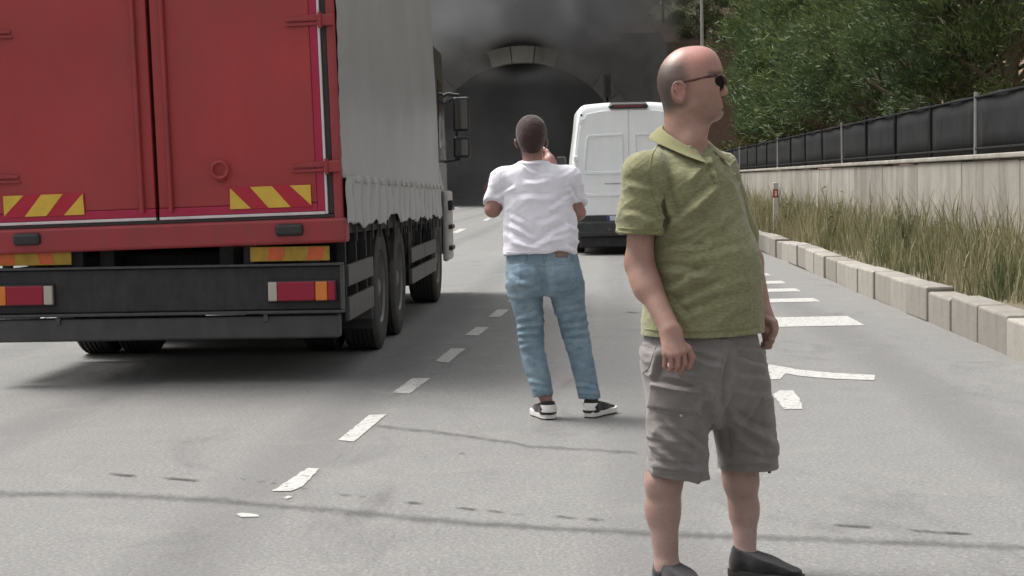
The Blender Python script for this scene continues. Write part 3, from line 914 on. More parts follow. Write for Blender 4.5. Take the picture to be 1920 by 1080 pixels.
# ---- smoke -----------------------------------------------------------
def smoke():
    x0, x1, y0, y1, z0, z1 = -15.0, 18.0, 82.0, 106.0, 0.05, 30.0
    o = MB().box(x0, x1, y0, y1, z0, z1).build("smoke", None)
    t = NT("smoke_volume"); co = t.coord()
    sep = t.n("ShaderNodeSeparateXYZ"); t.l(co, sep.inputs[0]); X, Y, Z = sep.outputs
    warp = t.noise(.16, 3, .6, co, .6)
    det = t.noise(.42, 5, .62, co, .8)
    # plume leaves the mouth, leans towards the camera and rises, widening
    cy = t.math('ADD', 96.2, t.math('MULTIPLY', t.math('SUBTRACT', Z, 8.0), .22))
    w = t.math('ADD', 4.9, t.math('MULTIPLY', Z, .34))
    cx = t.math('ADD', .3, t.math('MULTIPLY', Z, .12))
    rx = t.math('DIVIDE', t.math('SUBTRACT', X, cx), w)
    ry = t.math('DIVIDE', t.math('SUBTRACT', Y, cy), t.math('ADD', 3.2, t.math('MULTIPLY', Z, .12)))
    r = t.math('SQRT', t.math('ADD', t.math('MULTIPLY', rx, rx), t.math('MULTIPLY', ry, ry)))
    r = t.math('ADD', r, t.math('MULTIPLY', t.math('SUBTRACT', warp, .5), 1.3))
    body = t.n("ShaderNodeMapRange", interpolation_type='SMOOTHSTEP'); body.inputs[1].default_value = 1.25; body.inputs[2].default_value = .25
    t.l(r, body.inputs[0])
    low = t.n("ShaderNodeMapRange", interpolation_type='SMOOTHSTEP'); low.inputs[1].default_value = 6.3; low.inputs[2].default_value = 11.5; low.inputs[3].default_value = .05
    t.l(Z, low.inputs[0])
    clump = t.n("ShaderNodeMapRange"); clump.inputs[1].default_value = .36; clump.inputs[2].default_value = .66; clump.inputs[3].default_value = .35
    t.l(det, clump.inputs[0])
    fl = t.n("ShaderNodeVectorMath", operation='MULTIPLY'); t.l(co, fl.inputs[0]); fl.inputs[1].default_value = (1, .25, 1.9)
    vd = t.n("ShaderNodeVectorMath", operation='DISTANCE'); t.l(fl.outputs[0], vd.inputs[0]); vd.inputs[1].default_value = (TX - .2, (TY - 2.0) * .25, (TZ + TR + .25) * 1.9)
    thin = t.n("ShaderNodeMapRange", interpolation_type='SMOOTHSTEP'); thin.inputs[1].default_value = 1.3; thin.inputs[2].default_value = 2.7; thin.inputs[3].default_value = .03
    t.l(vd.outputs['Value'], thin.inputs[0])
    dens = t.math('MULTIPLY', t.math('MULTIPLY', thin.outputs[0], t.math('MULTIPLY', t.math('MULTIPLY', body.outputs[0], low.outputs[0]), clump.outputs[0])), SMOKE_D)
    pv = t.n("ShaderNodeVolumePrincipled")
    pv.inputs['Color'].default_value = SMOKE_C
    pv.inputs['Anisotropy'].default_value = 0.1
    t.l(dens, pv.inputs['Density']); t.l(pv.outputs[0], t.out.inputs['Volume'])
    o.data.materials.append(t.m)
    tag(o, "dark grey smoke pouring out of the tunnel mouth and up the hill", "smoke", kind="stuff")
SMOKE_D, SMOKE_C = 2.2, (0.54, 0.54, 0.56, 1)
smoke()
# ================================================================== VEHICLES
M['tred'] = paint("truck_red", (0.335, 0.029, 0.032, 1), 0.42, 0.13, 0.4, (0.19, 0.045, 0.042, 1), 1.2, bump=.05, bscale=3)
M['tred2'] = paint("truck_red_frame", (0.29, 0.028, 0.035, 1), 0.5, 0.12, 0.4, (0.12, 0.05, 0.045, 1), 4)
M['crimson'] = paint("crimson_tape", (0.36, 0.008, 0.050, 1), 0.35, 0.08, 0.1)
M['seal'] = paint("white_seal", (0.62, 0.56, 0.57, 1), 0.6, 0.08, 0.25, (0.3, 0.25, 0.24, 1), 8)
M['gap'] = paint("rubber_gap", (0.035, 0.030, 0.032, 1), 0.7, 0.2)
M['under'] = paint("chassis_black", (0.020, 0.019, 0.021, 1), 0.7, 0.3, 0.4, (0.06, 0.055, 0.05, 1), 6)
M['bumper'] = paint("bumper_grey", (0.048, 0.046, 0.050, 1), 0.6, 0.2, 0.5, (0.085, 0.08, 0.075, 1), 5)
M['guard'] = paint("side_guard_grey", (0.085, 0.082, 0.085, 1), 0.5, 0.15, 0.4, (0.05, 0.047, 0.045, 1), 5, metallic=.3)
M['rim'] = paint("wheel_rim", (0.17, 0.17, 0.17, 1), 0.5, 0.2, 0.6, (0.06, 0.055, 0.05, 1), 6, metallic=.4)
M['hyel'] = paint("reflective_yellow", (0.62, 0.40, 0.045, 1), 0.4, 0.08, 0.2, (0.35, 0.25, 0.06, 1), 10)
M['hred'] = paint("reflective_red", (0.38, 0.006, 0.028, 1), 0.4, 0.1)
M['hora'] = paint("reflective_orange", (0.52, 0.085, 0.02, 1), 0.4, 0.15, 0.4, (0.4, 0.16, 0.03, 1), 9)
M['olive'] = paint("faded_yellow", (0.36, 0.22, 0.015, 1), 0.5, 0.15, 0.4, (0.16, 0.09, 0.02, 1), 12)
M['lred'] = paint("lamp_red", (0.27, 0.002, 0.026, 1), 0.4, 0.08)
M['lamb'] = paint("lamp_amber", (0.60, 0.17, 0.015, 1), 0.22, 0.08, coat=.5)
M['lwht'] = paint("lamp_clear", (0.42, 0.37, 0.33, 1), 0.25, 0.1, coat=.5)

def m_tarp():
    t = NT("grey_tarpaulin"); co = t.coord()
    a = t.noise(.9, 5, .6, co); st = t.noise(3.5, 5, .6, t.coord('Object', (1, 1, .12)))
    c = t.ramp(a, [(.3, (0.34, 0.342, 0.36, 1)), (.7, (0.40, 0.402, 0.42, 1))])
    c = t.mix(t.math('MULTIPLY', t.ramp(st, [(.5, (0, 0, 0, 1)), (.72, (1, 1, 1, 1))]), .14), c, (0.22, 0.222, 0.23, 1))
    wv = t.noise(2.2, 4, .55, t.coord('Object', (1, 1.6, .7)), 1.2)
    return t.bsdf(c, .34, t.bump(wv, .25, .05), **{'Specular IOR Level': .7})
M['tarp'] = m_tarp()
M['cabw'] = paint("cab_pale_trim", (0.46, 0.45, 0.44, 1), 0.45, 0.1, 0.3)
def m_tyre():
    t = NT("tyre_rubber"); co = t.coord()
    a = t.noise(6, 5, .6, co)
    c = t.ramp(a, [(.3, (0.028, 0.027, 0.027, 1)), (.7, (0.055, 0.053, 0.05, 1))])
    return t.bsdf(c, .85, t.bump(t.noise(60, 3, .5, co), .3, .004))
M['tyre'] = m_tyre()
M['glass'] = paint("dark_glass", (0.012, 0.014, 0.016, 1), 0.08, 0.1)
M['mirror'] = NT("mirror_glass").bsdf((0.24, 0.245, 0.25, 1), 0.08, None, 1.0)

def wheel(parent, x, y, r, w, side, rimm=None, name="wheel"):
    """x: outer face; side +1 = right"""
    hub = bpy.data.objects.new(name, None); link(hub, parent); hub.location = (x, y, r); hub.empty_display_size = .1
    ax = (side, 0, 0)
    prof = [(-w, r * .60), (-w, r * .90), (-w * .93, r * .97), (-w * .8, r)]
    for k in range(5):      # tread grooves
        a = -w * (.74 - .13 * k); prof += [(a, r), (a + .004, r - .012), (a + .014, r - .012), (a + .018, r)]
    prof += [(-w * .12, r), (-w * .05, r * .965), (-.004, r * .90), (0, r * .80), (-.006, r * .66), (-.012, r * .60), (-.03, r * .56)]
    MB().lathe(prof, (0, 0, 0), ax, 48).build("tyre", M['tyre'], hub, smooth=True)
    rp = [(-.028, r * .575), (-.012, r * .57), (-.05, r * .52), (-.09, r * .40), (-.09, r * .26), (-.04, r * .22), (-.03, r * .14), (-.02, r * .10), (-.02, .001)]
    MB().lathe([(-w * .9, r * .5)] + rp, (0, 0, 0), ax, 36).build("rim", rimm or M['rim'], hub, smooth=True)
    for k in range(8):
        a = k * math.pi / 4; p = Vector((side * -.088, math.cos(a) * r * .33, math.sin(a) * r * .33))
        MB().lathe([(0, .014), (.025, .014), (.03, .009)], p, ax, 6).build("wheel_nut", M['rim'], hub)
    return hub

# ---------------- truck
TH = 0.0475
corner = P(644.5, 400, 11.6)
rt = Vector((math.cos(TH), -math.sin(TH), 0))
truck = thing("curtain_truck", "red three axle truck with grey tarpaulin sides stopped in the left lane", "truck",
              (corner.x - rt.x * 1.275, 11.6 - rt.y * 1.275, 0), (0, 0, -TH))
def bt(v):      # the body sits a little nose-down and leans to the left on its springs
    x, y, z = v
    return Vector((x - (z - 1.0) * .020, y, z - .0125 * y + .018 * x))
HW, BL, ZB, ZT = 1.275, 7.4, 1.135, 3.62
def part(name, mat, *b, bevel=.005): return Box(name, mat, truck, *b, bevel=bevel, tf=bt)
# load box behind the tarpaulin
part("box_core", M['gap'], -1.20, 1.20, .09, BL - .05, ZB - .02, ZT - .06)
for s in (-1, 1):
    part("corner_post", M['tred2'], *(sorted((s * 1.212, s * 1.27))), 0.0, .10, ZB - .18, ZT, bevel=.012)
    part("door_gap", M['gap'], *(sorted((s * 1.172, s * 1.211))), .02, .08, ZB, ZT - .02)
    part("door_seal", M['seal'], *(sorted((s * 1.154, s * 1.171))), .0, .06, ZB - .002, ZT - .02, bevel=.004)
    part("door_seal", M['seal'], *(sorted((s * .012, s * 1.153))), .0, .06, ZB - .004, ZB + .016, bevel=.004)
    part("door", M['tred'], *(sorted((s * .012, s * 1.10))), .006, .085, ZB + .075, ZT - .02, bevel=.01)
    part("door_trim", M['crimson'], *(sorted((s * 1.101, s * 1.153))), .003, .08, ZB + .018, ZT - .02, bevel=.004)
    part("door_trim", M['crimson'], *(sorted((s * .012, s * 1.10))), .003, .08, ZB + .018, ZB + .074, bevel=.004)
    for zh in (1.455, 2.44, 3.35):      # strap hinges
        h = bpy.data.objects.new("hinge", None); link(h, truck)
        m = MB()
        m.box(*sorted((s * 1.165, s * 1.272)), -.028, -.001, zh - .042, zh + .038).tf(bt).build("hinge_block", M['tred2'], h, bevel=.008)
        q = [(s * 1.175, -.012, zh + .036), (s * 1.10, -.012, zh + .034), (s * .945, -.012, zh + .014), (s * .945, -.012, zh - .004), (s * 1.175, -.012, zh - .004)]
        MB().prism(q, (0, .012, 0)).tf(bt).build("hinge_strap", M['tred2'], h, bevel=.004)
        q = [(s * 1.175, -.013, zh - .014), (s * .935, -.013, zh - .022), (s * .935, -.013, zh - .036), (s * 1.175, -.013, zh - .034)]
        MB().prism(q, (0, .012, 0)).tf(bt).build("hinge_strap", M['tred2'], h, bevel=.003)
        MB().tube([(s * 1.178, -.026, zh - .055), (s * 1.178, -.026, zh + .05)], .014, 10).tf(bt).build("hinge_pin", M['tred2'], h, smooth=True)
    # hazard board: red plate with raised yellow stripes
    hb = MB().box(*sorted((s * .50, s * 1.063)), -.004, .004, 1.185, 1.337).tf(bt).build("hazard_board", M['hred'], truck, bevel=.002)
    X = lambda u: s * (.503 + u * .557); Z = lambda w_: 1.188 + w_ * .146
    for q in (((0, 0), (.255, 0), (.01, .98)), ((.475, 0), (.745, 0), (.525, 1), (.255, 1)), ((.745, 1), (1, 1), (1, .05))):
        pts = [(X(u), -.0065, Z(w_)) for u, w_ in q]
        MB().prism(pts, (0, .0045, 0)).tf(bt).build("yellow_stripe", M['hyel'], hb)
    # lower reflective plate
    lp = MB().box(*sorted((s * .62, s * 1.165)), .03, .045, .835, .935).build("reflective_plate", M['olive'], truck, bevel=.003)
    for (u0, u1, mm) in ((.22, .45, 'hora'), (.72, .95, 'hora')):
        q = [(s * (.62 + u0 * .545), .0275, .842), (s * (.62 + (u0 + .18) * .545), .0275, .842), (s * (.62 + u1 * .545), .0275, .93), (s * (.62 + (u0 + .02) * .545), .0275, .93)]
        MB().prism(q, (0, .004, 0)).build("orange_stripe", M[mm], lp)
    # tail lamp cluster
    x0, x1 = s * .745, s * 1.205
    L = lambda u: x0 + (x1 - x0) * u
    tl = MB().box(*sorted((L(-.02), L(1.02))), .0, .05, .555, .705).build("tail_lamp", M['black'], truck, bevel=.012)
    for (u0, u1, mm, nm) in ((0, .135, 'lwht', 'clear_lens'), (.14, .70, 'lred', 'red_lens'), (.705, .885, 'lamb', 'amber_lens'), (.89, 1.0, 'lred', 'red_lens')):
        MB().box(*sorted((L(u0), L(u1))), -.022, .01, .565, .695).build(nm, M[mm], tl, bevel=.008)
    # door lock ring
    m = MB(); pts = [(s * .45 + .055 * math.cos(a), -.035, 1.455 + .055 * math.sin(a)) for a in np.linspace(0, 2 * math.pi, 25)]
    if s > 0:
        MB().tube(pts, .013, 8, caps=False).tf(bt).build("lock_ring", M['tred2'], truck, smooth=True)
        MB().box(.42, .48, -.03, .008, 1.38, 1.42).tf(bt).build("lock_bracket", M['tred2'], truck, bevel=.006)
    MB().tube([(s * .10, -.02, ZB + .05), (s * .10, -.02, ZT - .05)], .016, 10).tf(bt).build("lock_rod", M['tred2'], truck, smooth=True)
    MB().box(*sorted((s * .81, s * 1.0)), -.05, .02, .992, 1.075).tf(bt).build("marker_lamp", M['black'], truck, bevel=.022)
part("rear_sill", M['tred2'], -1.29, 1.29, -.02, .16, .935, 1.105, bevel=.02)
part("door_gap", M['gap'], -1.21, 1.21, .01, .1, 1.105, 1.131)
part("roof_rail", M['tred2'], -1.27, 1.27, 0, .12, ZT + .002, ZT + .07, bevel=.01)
Box("lamp_panel", M['under'], truck, -1.25, 1.25, .03, .12, .50, .80, .01)
Box("panel_rim", M['bumper'], truck, -1.255, 1.255, .0, .10, .802, .818, .004)
Box("panel_rim", M['bumper'], truck, -1.255, 1.255, -.005, .10, .478, .498, .004)
for s in (-1, 1): Box("panel_rim", M['bumper'], truck, *sorted((s * 1.238, s * 1.256)), -.003, .10, .5, .80, .004)
Box("underrun_bar", M['bumper'], truck, -1.22, 1.22, .02, .16, .305, .462, .015)
for s in (-.6, .6): Box("bar_bracket", M['under'], truck, s - .04, s + .04, .1, .2, .35, .95, .006)
for x in (-.72, .72): Box("bolt_tab", M['bumper'], truck, x - .015, x + .015, -.0, .02, .425, .475, .004)
for s in (-.42, .42): Box("chassis_rail", M['under'], truck, s - .05, s + .05, .2, 9.0, .76, 1.03, .006)
for y in (1.0, 2.9, 4.6, 6.2): Box("cross_member", M['under'], truck, -1.2, 1.2, y, y + .12, .98, 1.07, .006)
Box("spare_carrier", M['under'], truck, -.9, .9, .5, 1.3, .62, .9, .03)
# tarpaulin sides
def tarp(side):
    ny, nz = 110, 60
    V, F = [], []
    rng = random.Random(4 + side)
    for i in range(ny + 1):
        y = .05 + (BL - .065) * i / ny
        for j in range(nz + 1):
            z = 1.375 + (ZT - 1.375) * j / nz
            u = j / nz
            bow = .018 * math.sin(y * 4.4) * math.sin(math.pi * min(1, u * 1.2)) * .35
            bow += .03 * math.exp(-((y - 4.6) / 1.6) ** 2 - ((z - 1.95) / .45) ** 2)
            bow += .006 * math.sin(z * 3 + y * 1.1)
            # little diagonal pulls at the eyelets beside the rear post
            e = math.exp(-max(0, y - .1) / .14)
            bow += .0025 * e * math.sin((z - y * 1.2) * 2 * math.pi / .17)
            V.append((side * (HW + bow), y, z))
    for i in range(ny):
        for j in range(nz):
            a = i * (nz + 1) + j; F.append((a, a + nz + 1, a + nz + 2, a + 1) if side > 0 else (a, a + 1, a + nz + 2, a + nz + 1))
    V = [bt(Vector(v)) for v in V]
    o = mesh_obj("tarpaulin", V, F, M['tarp'], truck, smooth=True)
    # gathered skirt below the lashing line
    ny, nz = 420, 14; V, F = [], []
    pl = [.42]; 
    while pl[-1] < BL: pl.append(pl[-1] + rng.uniform(.34, .52))
    for i in range(ny + 1):
        y = .05 + (BL - .065) * i / ny
        k = max([q for q in range(len(pl)) if pl[q] <= y], default=-1)
        a = pl[k] if k >= 0 else -.1; b = pl[k + 1] if k + 1 < len(pl) else BL + .3
        u = (y - a) / (b - a)
        for j in range(nz + 1):
            w_ = j / nz
            bot = 1.045 + .018 * math.sin(y * 5.1) + .012 * math.sin(y * 13) + (.05 if 2.2 < y < 3.4 else 0) * math.sin((y - 2.2) / 1.2 * math.pi)
            z = bot + (1.385 - bot) * w_
            uu = (u + .07 * math.sin(w_ * 3.2 + (k % 5))) % 1.0
            pleat = .016 * math.sin(math.pi * min(1, uu * 1.02)) ** .5 - .014 * math.exp(-(min(uu, 1 - uu) / .06) ** 2)
            pleat *= .55 + .45 * (1 - w_)
            pleat += .003 * math.sin(w_ * 9 + k * 1.3)
            V.append((side * (HW + .012 + pleat * .8 + .012 * math.exp(-((w_ - .97) / .05) ** 2)), y, z))
    for i in range(ny):
        for j in range(nz):
            a = i * (nz + 1) + j; F.append((a, a + nz + 1, a + nz + 2, a + 1) if side > 0 else (a, a + 1, a + nz + 2, a + nz + 1))
    V = [bt(Vector(v)) for v in V]
    sk = mesh_obj("tarpaulin_skirt", V, F, M['tarp'], truck, smooth=True)
    sk.modifiers.new("thick", 'SOLIDIFY').thickness = .004
    for i in range(len(pl)):
        if pl[i] > BL - .15: break
        MB().box(*sorted((side * (HW - .01), side * (HW + .006))), pl[i] + .15, pl[i] + .19, .93, 1.10).tf(bt).build("lashing_strap", M['gap'], truck)
        MB().box(*sorted((side * (HW + .012), side * (HW + .045))), pl[i] + .10, pl[i] + .26, 1.345, 1.395).tf(bt).build("highlight_buckle", M['cabw'], truck, bevel=.012)  # pale blocks added to stand for highlights at the pleat tops
for s in (-1, 1): tarp(s)
part("tarpaulin_roof", M['tarp'], -1.27, 1.27, .125, BL, ZT - .005, ZT + .04, bevel=.03)
part("front_wall", M['tarp'], -1.26, 1.26, BL - .045, BL + .03, ZB, ZT - .01, bevel=.01)
for s in (-1, 1): part("side_sill", M['under'], *sorted((s * 1.18, s * 1.255)), .17, BL, .99, 1.12)
# running gear
for y in (2.35, 3.68):
    for s in (-1, 1):
        wheel(truck, s * 1.235, y, .505, .29, s)
        wheel(truck, s * .90, y, .505, .29, s, name="inner_wheel")
    MB().tube([(-1.1, y, .505), (1.1, y, .505)], .09, 12).build("axle", M['under'], truck, smooth=True)
for s in (-1, 1):
    wheel(truck, s * 1.215, 7.75, .50, .31, s)
    Box("mud_flap", M['under'], truck, *sorted((s * .62, s * 1.235)), 1.70, 1.715, .22, .98, .004)
    Box("mud_flap", M['bumper'], truck, *sorted((s * .95, s * 1.245)), 1.62, 1.66, .30, .56, .01)
    for y in (2.35, 3.68):
        rg = []
        for k in range(13):
            a = math.pi * (.12 + .76 * k / 12); c, sn = math.cos(a), math.sin(a)
            rg.append([(s * 1.24, y + c * .57, .505 + sn * .52), (s * .62, y + c * .57, .505 + sn * .52), (s * .62, y + c * .585, .505 + sn * .535), (s * 1.24, y + c * .585, .505 + sn * .535)])
        MB().loft(rg).build("mudguard", M['under'], truck)
    xs_ = sorted((s * 1.225, s * 1.26))
    for (y0, y1) in ((.28, 1.62), (4.45, 6.98)):
        for (z0, z1) in ((.60, .74), (.40, .54)):
            if y0 < 1: z0, z1 = z0 + (.04 if z0 > .5 else -.0), z1 + (.05 if z0 > .5 else .02)
            yc = (y0 + y1) / 2
            if y0 > 3:
                Box("side_guard_board", M['guard'], truck, *xs_, y0, yc - .01, z0, z1, .006)
                Box("side_guard_board", M['guard'], truck, *xs_, yc + .01, y1, z0, z1, .006)
            else: Box("side_guard_board", M['guard'], truck, *xs_, y0, y1, z0, z1, .006)
        for y in (y0 + .12, (y0 + y1) / 2, y1 - .12):
            Box("guard_bracket", M['under'], truck, *sorted((s * 1.16, s * 1.224)), y - .025, y + .025, .38, 1.06, .004)
    Box("fuel_tank", M['under'], truck, *sorted((s * .55, s * 1.15)), 4.7, 6.3, .42, .95, .06)
MB().tube([(-1.05, 7.75, .5), (1.05, 7.75, .5)], .07, 10).build("axle", M['under'], truck, smooth=True)
# cab
M['cab'] = paint("cab_paint", (0.035, 0.033, 0.036, 1), 0.35, 0.1, 0.2, coat=.3)
cabp = [(7.55, .55), (7.55, 2.75), (7.75, 2.92), (9.0, 2.90), (9.28, 2.0), (9.42, 1.5), (9.45, .5), (8.35, .5), (8.25, .95), (8.0, 1.12), (7.6, 1.1)]
cab = MB().prism([(-1.19, y, z) for y, z in cabp], (2.38, 0, 0)).build("cab", M['cab'], truck, bevel=.04, seg=3)
MB().prism([(1.191, 8.35, 1.75), (1.191, 9.12, 1.75), (1.191, 8.95, 2.5), (1.191, 8.35, 2.55)], (.006, 0, 0)).build("side_window", M['glass'], cab)
MB().prism([(-1.197, 8.35, 1.75), (-1.197, 9.12, 1.75), (-1.197, 8.95, 2.5), (-1.197, 8.35, 2.55)], (.006, 0, 0)).build("side_window", M['glass'], cab)
MB().prism([(-1.05, 9.05, 2.75), (1.05, 9.05, 2.75), (1.05, 9.41, 1.62), (-1.05, 9.41, 1.62)], (0, .02, .006)).build("windscreen", M['glass'], cab)
for s in (-1, 1):
    Box("step_panel", M['cabw'], cab, *sorted((s * 1.192, s * 1.262)), 8.55, 9.3, .42, 1.25, .03)
    for z in (.55, .8, 1.02): Box("step", M['black'], cab, *sorted((s * 1.20, s * 1.31)), 8.6, 8.95, z, z + .05, .01)
    Box("side_lamp", M['black'], cab, *sorted((s * 1.262, s * 1.32)), 8.58, 8.68, 1.05, 1.14, .01)
    # mirror group on two arms
    mg = bpy.data.objects.new("mirror_assembly", None); link(mg, cab); mg.location = (s * 1.14, 9.15, 1.54); mg.empty_display_size = .1
    MB().tube([(-s * .02, 0, .82), (s * .10, .02, .88), (s * .24, 0, .86)], .022, 8).build("mirror_arm", M['black'], mg, smooth=True)
    MB().tube([(-s * .02, -.02, .70), (s * .12, .0, .80), (s * .20, 0, .84)], .018, 8).build("mirror_arm", M['black'], mg, smooth=True)
    MB().tube([(-s * .02, 0, .05), (s * .24, 0, .09)], .018, 8).build("mirror_arm", M['black'], mg, smooth=True)
    MB().tube([(s * .20, .02, .86), (s * .20, .02, .06)], .016, 8).build("mirror_stay", M['black'], mg, smooth=True)
    for (z0, z1) in ((.42, .84), (.10, .36)):
        MB().box(*sorted((s * .16, s * .36)), -.05, .07, z0, z1).build("mirror_housing", M['black'], mg, bevel=.03, seg=3)
        a = MB().box(*sorted((s * .185, s * .338)), -.058, -.052, z0 + .035, z1 - .035)
        a.tf(lambda v: Vector((v.x, v.y - .03 * (v.z - (z0 + z1) / 2), v.z))).build("mirror_glass", M['mirror'], mg)
Box("exhaust_box", M['under'], truck, -1.1, -.5, 6.5, 7.2, .4, .95, .05)

# ---------------- white van
M['vwhite'] = paint("van_white", (0.86, 0.885, 0.89, 1), 0.3, 0.02, 0.12, (0.42, 0.42, 0.40, 1), 1.5, coat=.4)
M['vplastic'] = paint("van_bumper", (0.028, 0.030, 0.033, 1), 0.55, 0.2, 0.4, (0.06, 0.06, 0.06, 1), 5)
M['plate'] = paint("plate_white", (0.58, 0.60, 0.60, 1), 0.4, 0.05, 0.2)
M['blue'] = paint("plate_blue", (0.02, 0.05, 0.25, 1), 0.4, 0.1)
vc = P(1182, 470, 30.6)
van = thing("panel_van", "white high roof panel van seen from behind, stopped before the tunnel", "van", (vc.x, 30.6, 0), (0, 0, -.02)); van.scale = (1.05, 1, .99)
def vring(y, w, zt, zb=.55, tp=.15, rr=.16):
    """half outline to full ring; w half width at belt, tp = tumblehome"""
    pts = [(w - .03, zb), (w, zb + .12), (w, 1.35), (w - tp * .25, 1.8), (w - tp * .7, 2.3)]
    wt = w - tp
    for k in range(6):
        a = math.pi / 2 * k / 5
        pts.append((wt - rr + rr * math.cos(a) + .02 * (1 - k / 5), zt - rr * 1.1 + rr * 1.1 * math.sin(a)))
    pts.append((wt * .45, zt + .025))
    left = [(-x, z) for x, z in reversed(pts)]
    return [(x, y, z) for x, z in pts + left]
rings = [vring(.00, .955, 2.62, tp=.13), vring(.05, .985, 2.69, tp=.145), vring(.25, 1.0, 2.73), vring(2.6, 1.01, 2.76), vring(3.6, 1.0, 2.72), vring(4.3, .97, 2.3, tp=.22), vring(4.9, .94, 1.45, tp=.1, rr=.08), vring(5.6, .90, 1.15, tp=.06, rr=.05), vring(5.85, .85, .95, tp=.03, rr=.03)]
# keep the lower nose rings below their own roof
fixed = []
for i, rg in enumerate(rings):
    top = {5: 2.3, 6: 1.47, 7: 1.17, 8: .97}.get(i)
    fixed.append([(x, y, min(z, top)) if top else (x, y, z) for x, y, z in rg])
body = MB().loft(fixed).build("body", M['vwhite'], van, smooth=True)
sb = body.modifiers.new("bev", 'BEVEL'); sb.width = .02; sb.segments = 2; sb.limit_method = 'ANGLE'; sb.angle_limit = R(40)
for s in (-1, 1):
    # door skin with a stamped frame round a recessed panel
    def dx(z): return float(np.interp(z, [.6, 1.35, 1.8, 2.3, 2.6], [.94, .945, .905, .835, .75]))
    out = [(s * .008, .72), (s * dx(.72), .72), (s * dx(1.35), 1.35), (s * dx(1.8), 1.8), (s * dx(2.3), 2.3), (s * (dx(2.55) - .05), 2.55), (s * .45, 2.60), (s * .008, 2.61)]
    door = MB().prism([(x, -.022, z) for x, z in out], (0, .02, 0)).build("rear_door", M['vwhite'], van, bevel=.012, seg=3)
    fr = [(.10, 1.46), (.76, 1.46), (.80, 1.52), (.735, 2.12), (.69, 2.18), (.10, 2.20)]
    inn_ = [(.125, 1.52), (.72, 1.52), (.745, 1.56), (.69, 2.09), (.66, 2.13), (.125, 2.145)]
    n = len(fr)
    v = [(s * x, -.0235, z) for x, z in fr] + [(s * x, -.048, z) for x, z in [(a + (.012 if a < .4 else -.012), b + (.012 if b < 1.8 else -.012)) for a, b in fr]] + [(s * x, -.048, z) for x, z in [(a - (.012 if a < .4 else -.012), b - (.012 if b < 1.8 else -.012)) for a, b in inn_]] + [(s * x, -.0225, z) for x, z in inn_]
    f = [(r * n + i, r * n + (i + 1) % n, (r + 1) * n + (i + 1) % n, (r + 1) * n + i) for r in range(3) for i in range(n)]
    MB().add(v, f).build("pressed_frame", M['vwhite'], door, smooth=True)
    MB().box(*sorted((s * .12, s * .78)), -.04, -.0225, 1.06, 1.12).build("pressed_rib", M['vwhite'], door, bevel=.015)
    for z in (1.0, 1.75, 2.42):
        MB().box(*sorted((s * (dx(z) - .04), s * (dx(z) + .035))), -.045, -.0, z - .045, z + .045).build("door_hinge", M['vwhite'], van, bevel=.012)
    lamp = MB().box(*sorted((s * .90, s * 1.003)), -.03, .06, .86, 1.28).build("tail_lamp", M['lred'], van, bevel=.02)
    MB().box(*sorted((s * .905, s * .998)), -.036, -.028, .93, 1.02).build("amber_lens", M['lamb'], lamp, bevel=.003)
    MB().lathe([(0, .022), (.012, .02)], (s * .80, -.022, 2.53), (0, -1, 0), 10).build("roof_stop", M['black'], van)
    for y in (1.25, 4.85): wheel(van, s * .97, y, .345, .22, s)
    MB().box(*sorted((s * .70, s * .97)), .55, .60, .12, .45).build("mud_flap", M['black'], van, bevel=.005)
MB().box(-.42, .02, -.028, -.0215, 1.275, 1.30).build("trim_strip", M['cabw'], van, bevel=.004)
MB().box(-.10, .10, -.06, -.02, 1.18, 1.25).build("door_handle", M['black'], van, bevel=.015)
MB().loft([[(-.30, -.055, 2.635), (.30, -.055, 2.635), (.33, -.055, 2.675), (.28, -.055, 2.71), (-.28, -.055, 2.71), (-.33, -.055, 2.675)], [(-.34, .1, 2.62), (.34, .1, 2.62), (.36, .1, 2.68), (.3, .1, 2.75), (-.3, .1, 2.75), (-.36, .1, 2.68)]]).build("brake_lamp_housing", M['black'], van, bevel=.012)
MB().box(-.25, .25, -.064, -.055, 2.652, 2.69).build("brake_lamp_lens", paint("brake_lens", (.14, .02, .025, 1), .3), van, bevel=.006)
bump = MB().loft([[(-.98, .08, .30), (.98, .08, .30), (.98, .08, .66), (-.98, .08, .66)], [(-.96, -.10, .34), (.96, -.10, .34), (.96, -.10, .60), (-.96, -.10, .60)]]).build("rear_bumper", M['vplastic'], van, bevel=.03)
MB().box(-.93, .93, -.03, .02, .60, .715).build("lower_door_trim", M['vplastic'], van, bevel=.01)
MB().box(-.9, .9, -.107, -.098, .405, .418).build("bumper_groove", M['guard'], bump)
MB().box(-.85, .85, -.02, .3, .14, .33).build("underbody", M['under'], van, bevel=.02)
for x in (-.36, -.12, .10): MB().lathe([(0, .035), (.012, .03)], (x, -.10, .47 + .02 * x), (0, -1, 0), 12).build("parking_sensor", M['guard'], bump)
MB().box(-.98, .98, .12, 5.7, .33, .56).build("sill", M['vplastic'], van, bevel=.03)
pl = MB().box(-.39, .13, -.038, -.031, .61, .71).build("number_plate", M['plate'], van, bevel=.004)
MB().box(-.388, -.345, -.0405, -.0385, .613, .707).build("plate_band", M['blue'], pl)
def text(name, body, size, loc, mat, parent, rot=(math.pi / 2, 0, 0)):
    c = bpy.data.curves.new(name, 'FONT'); c.body = body; c.size = size; c.align_x = 'CENTER'; c.align_y = 'CENTER'; c.extrude = .0006
    o = bpy.data.objects.new(name, c); link(o, parent); o.location = loc; o.rotation_euler = rot
    c.materials.append(mat)
    dg = bpy.context.evaluated_depsgraph_get(); me = bpy.data.meshes.new_from_object(o.evaluated_get(dg))
    m = bpy.data.objects.new(name, me); link(m, parent); m.location = loc; m.rotation_euler = rot
    bpy.data.objects.remove(o); return m
text("plate_text", "07 AR", .088, (-.11, -.0405, .66), M['black'], pl)
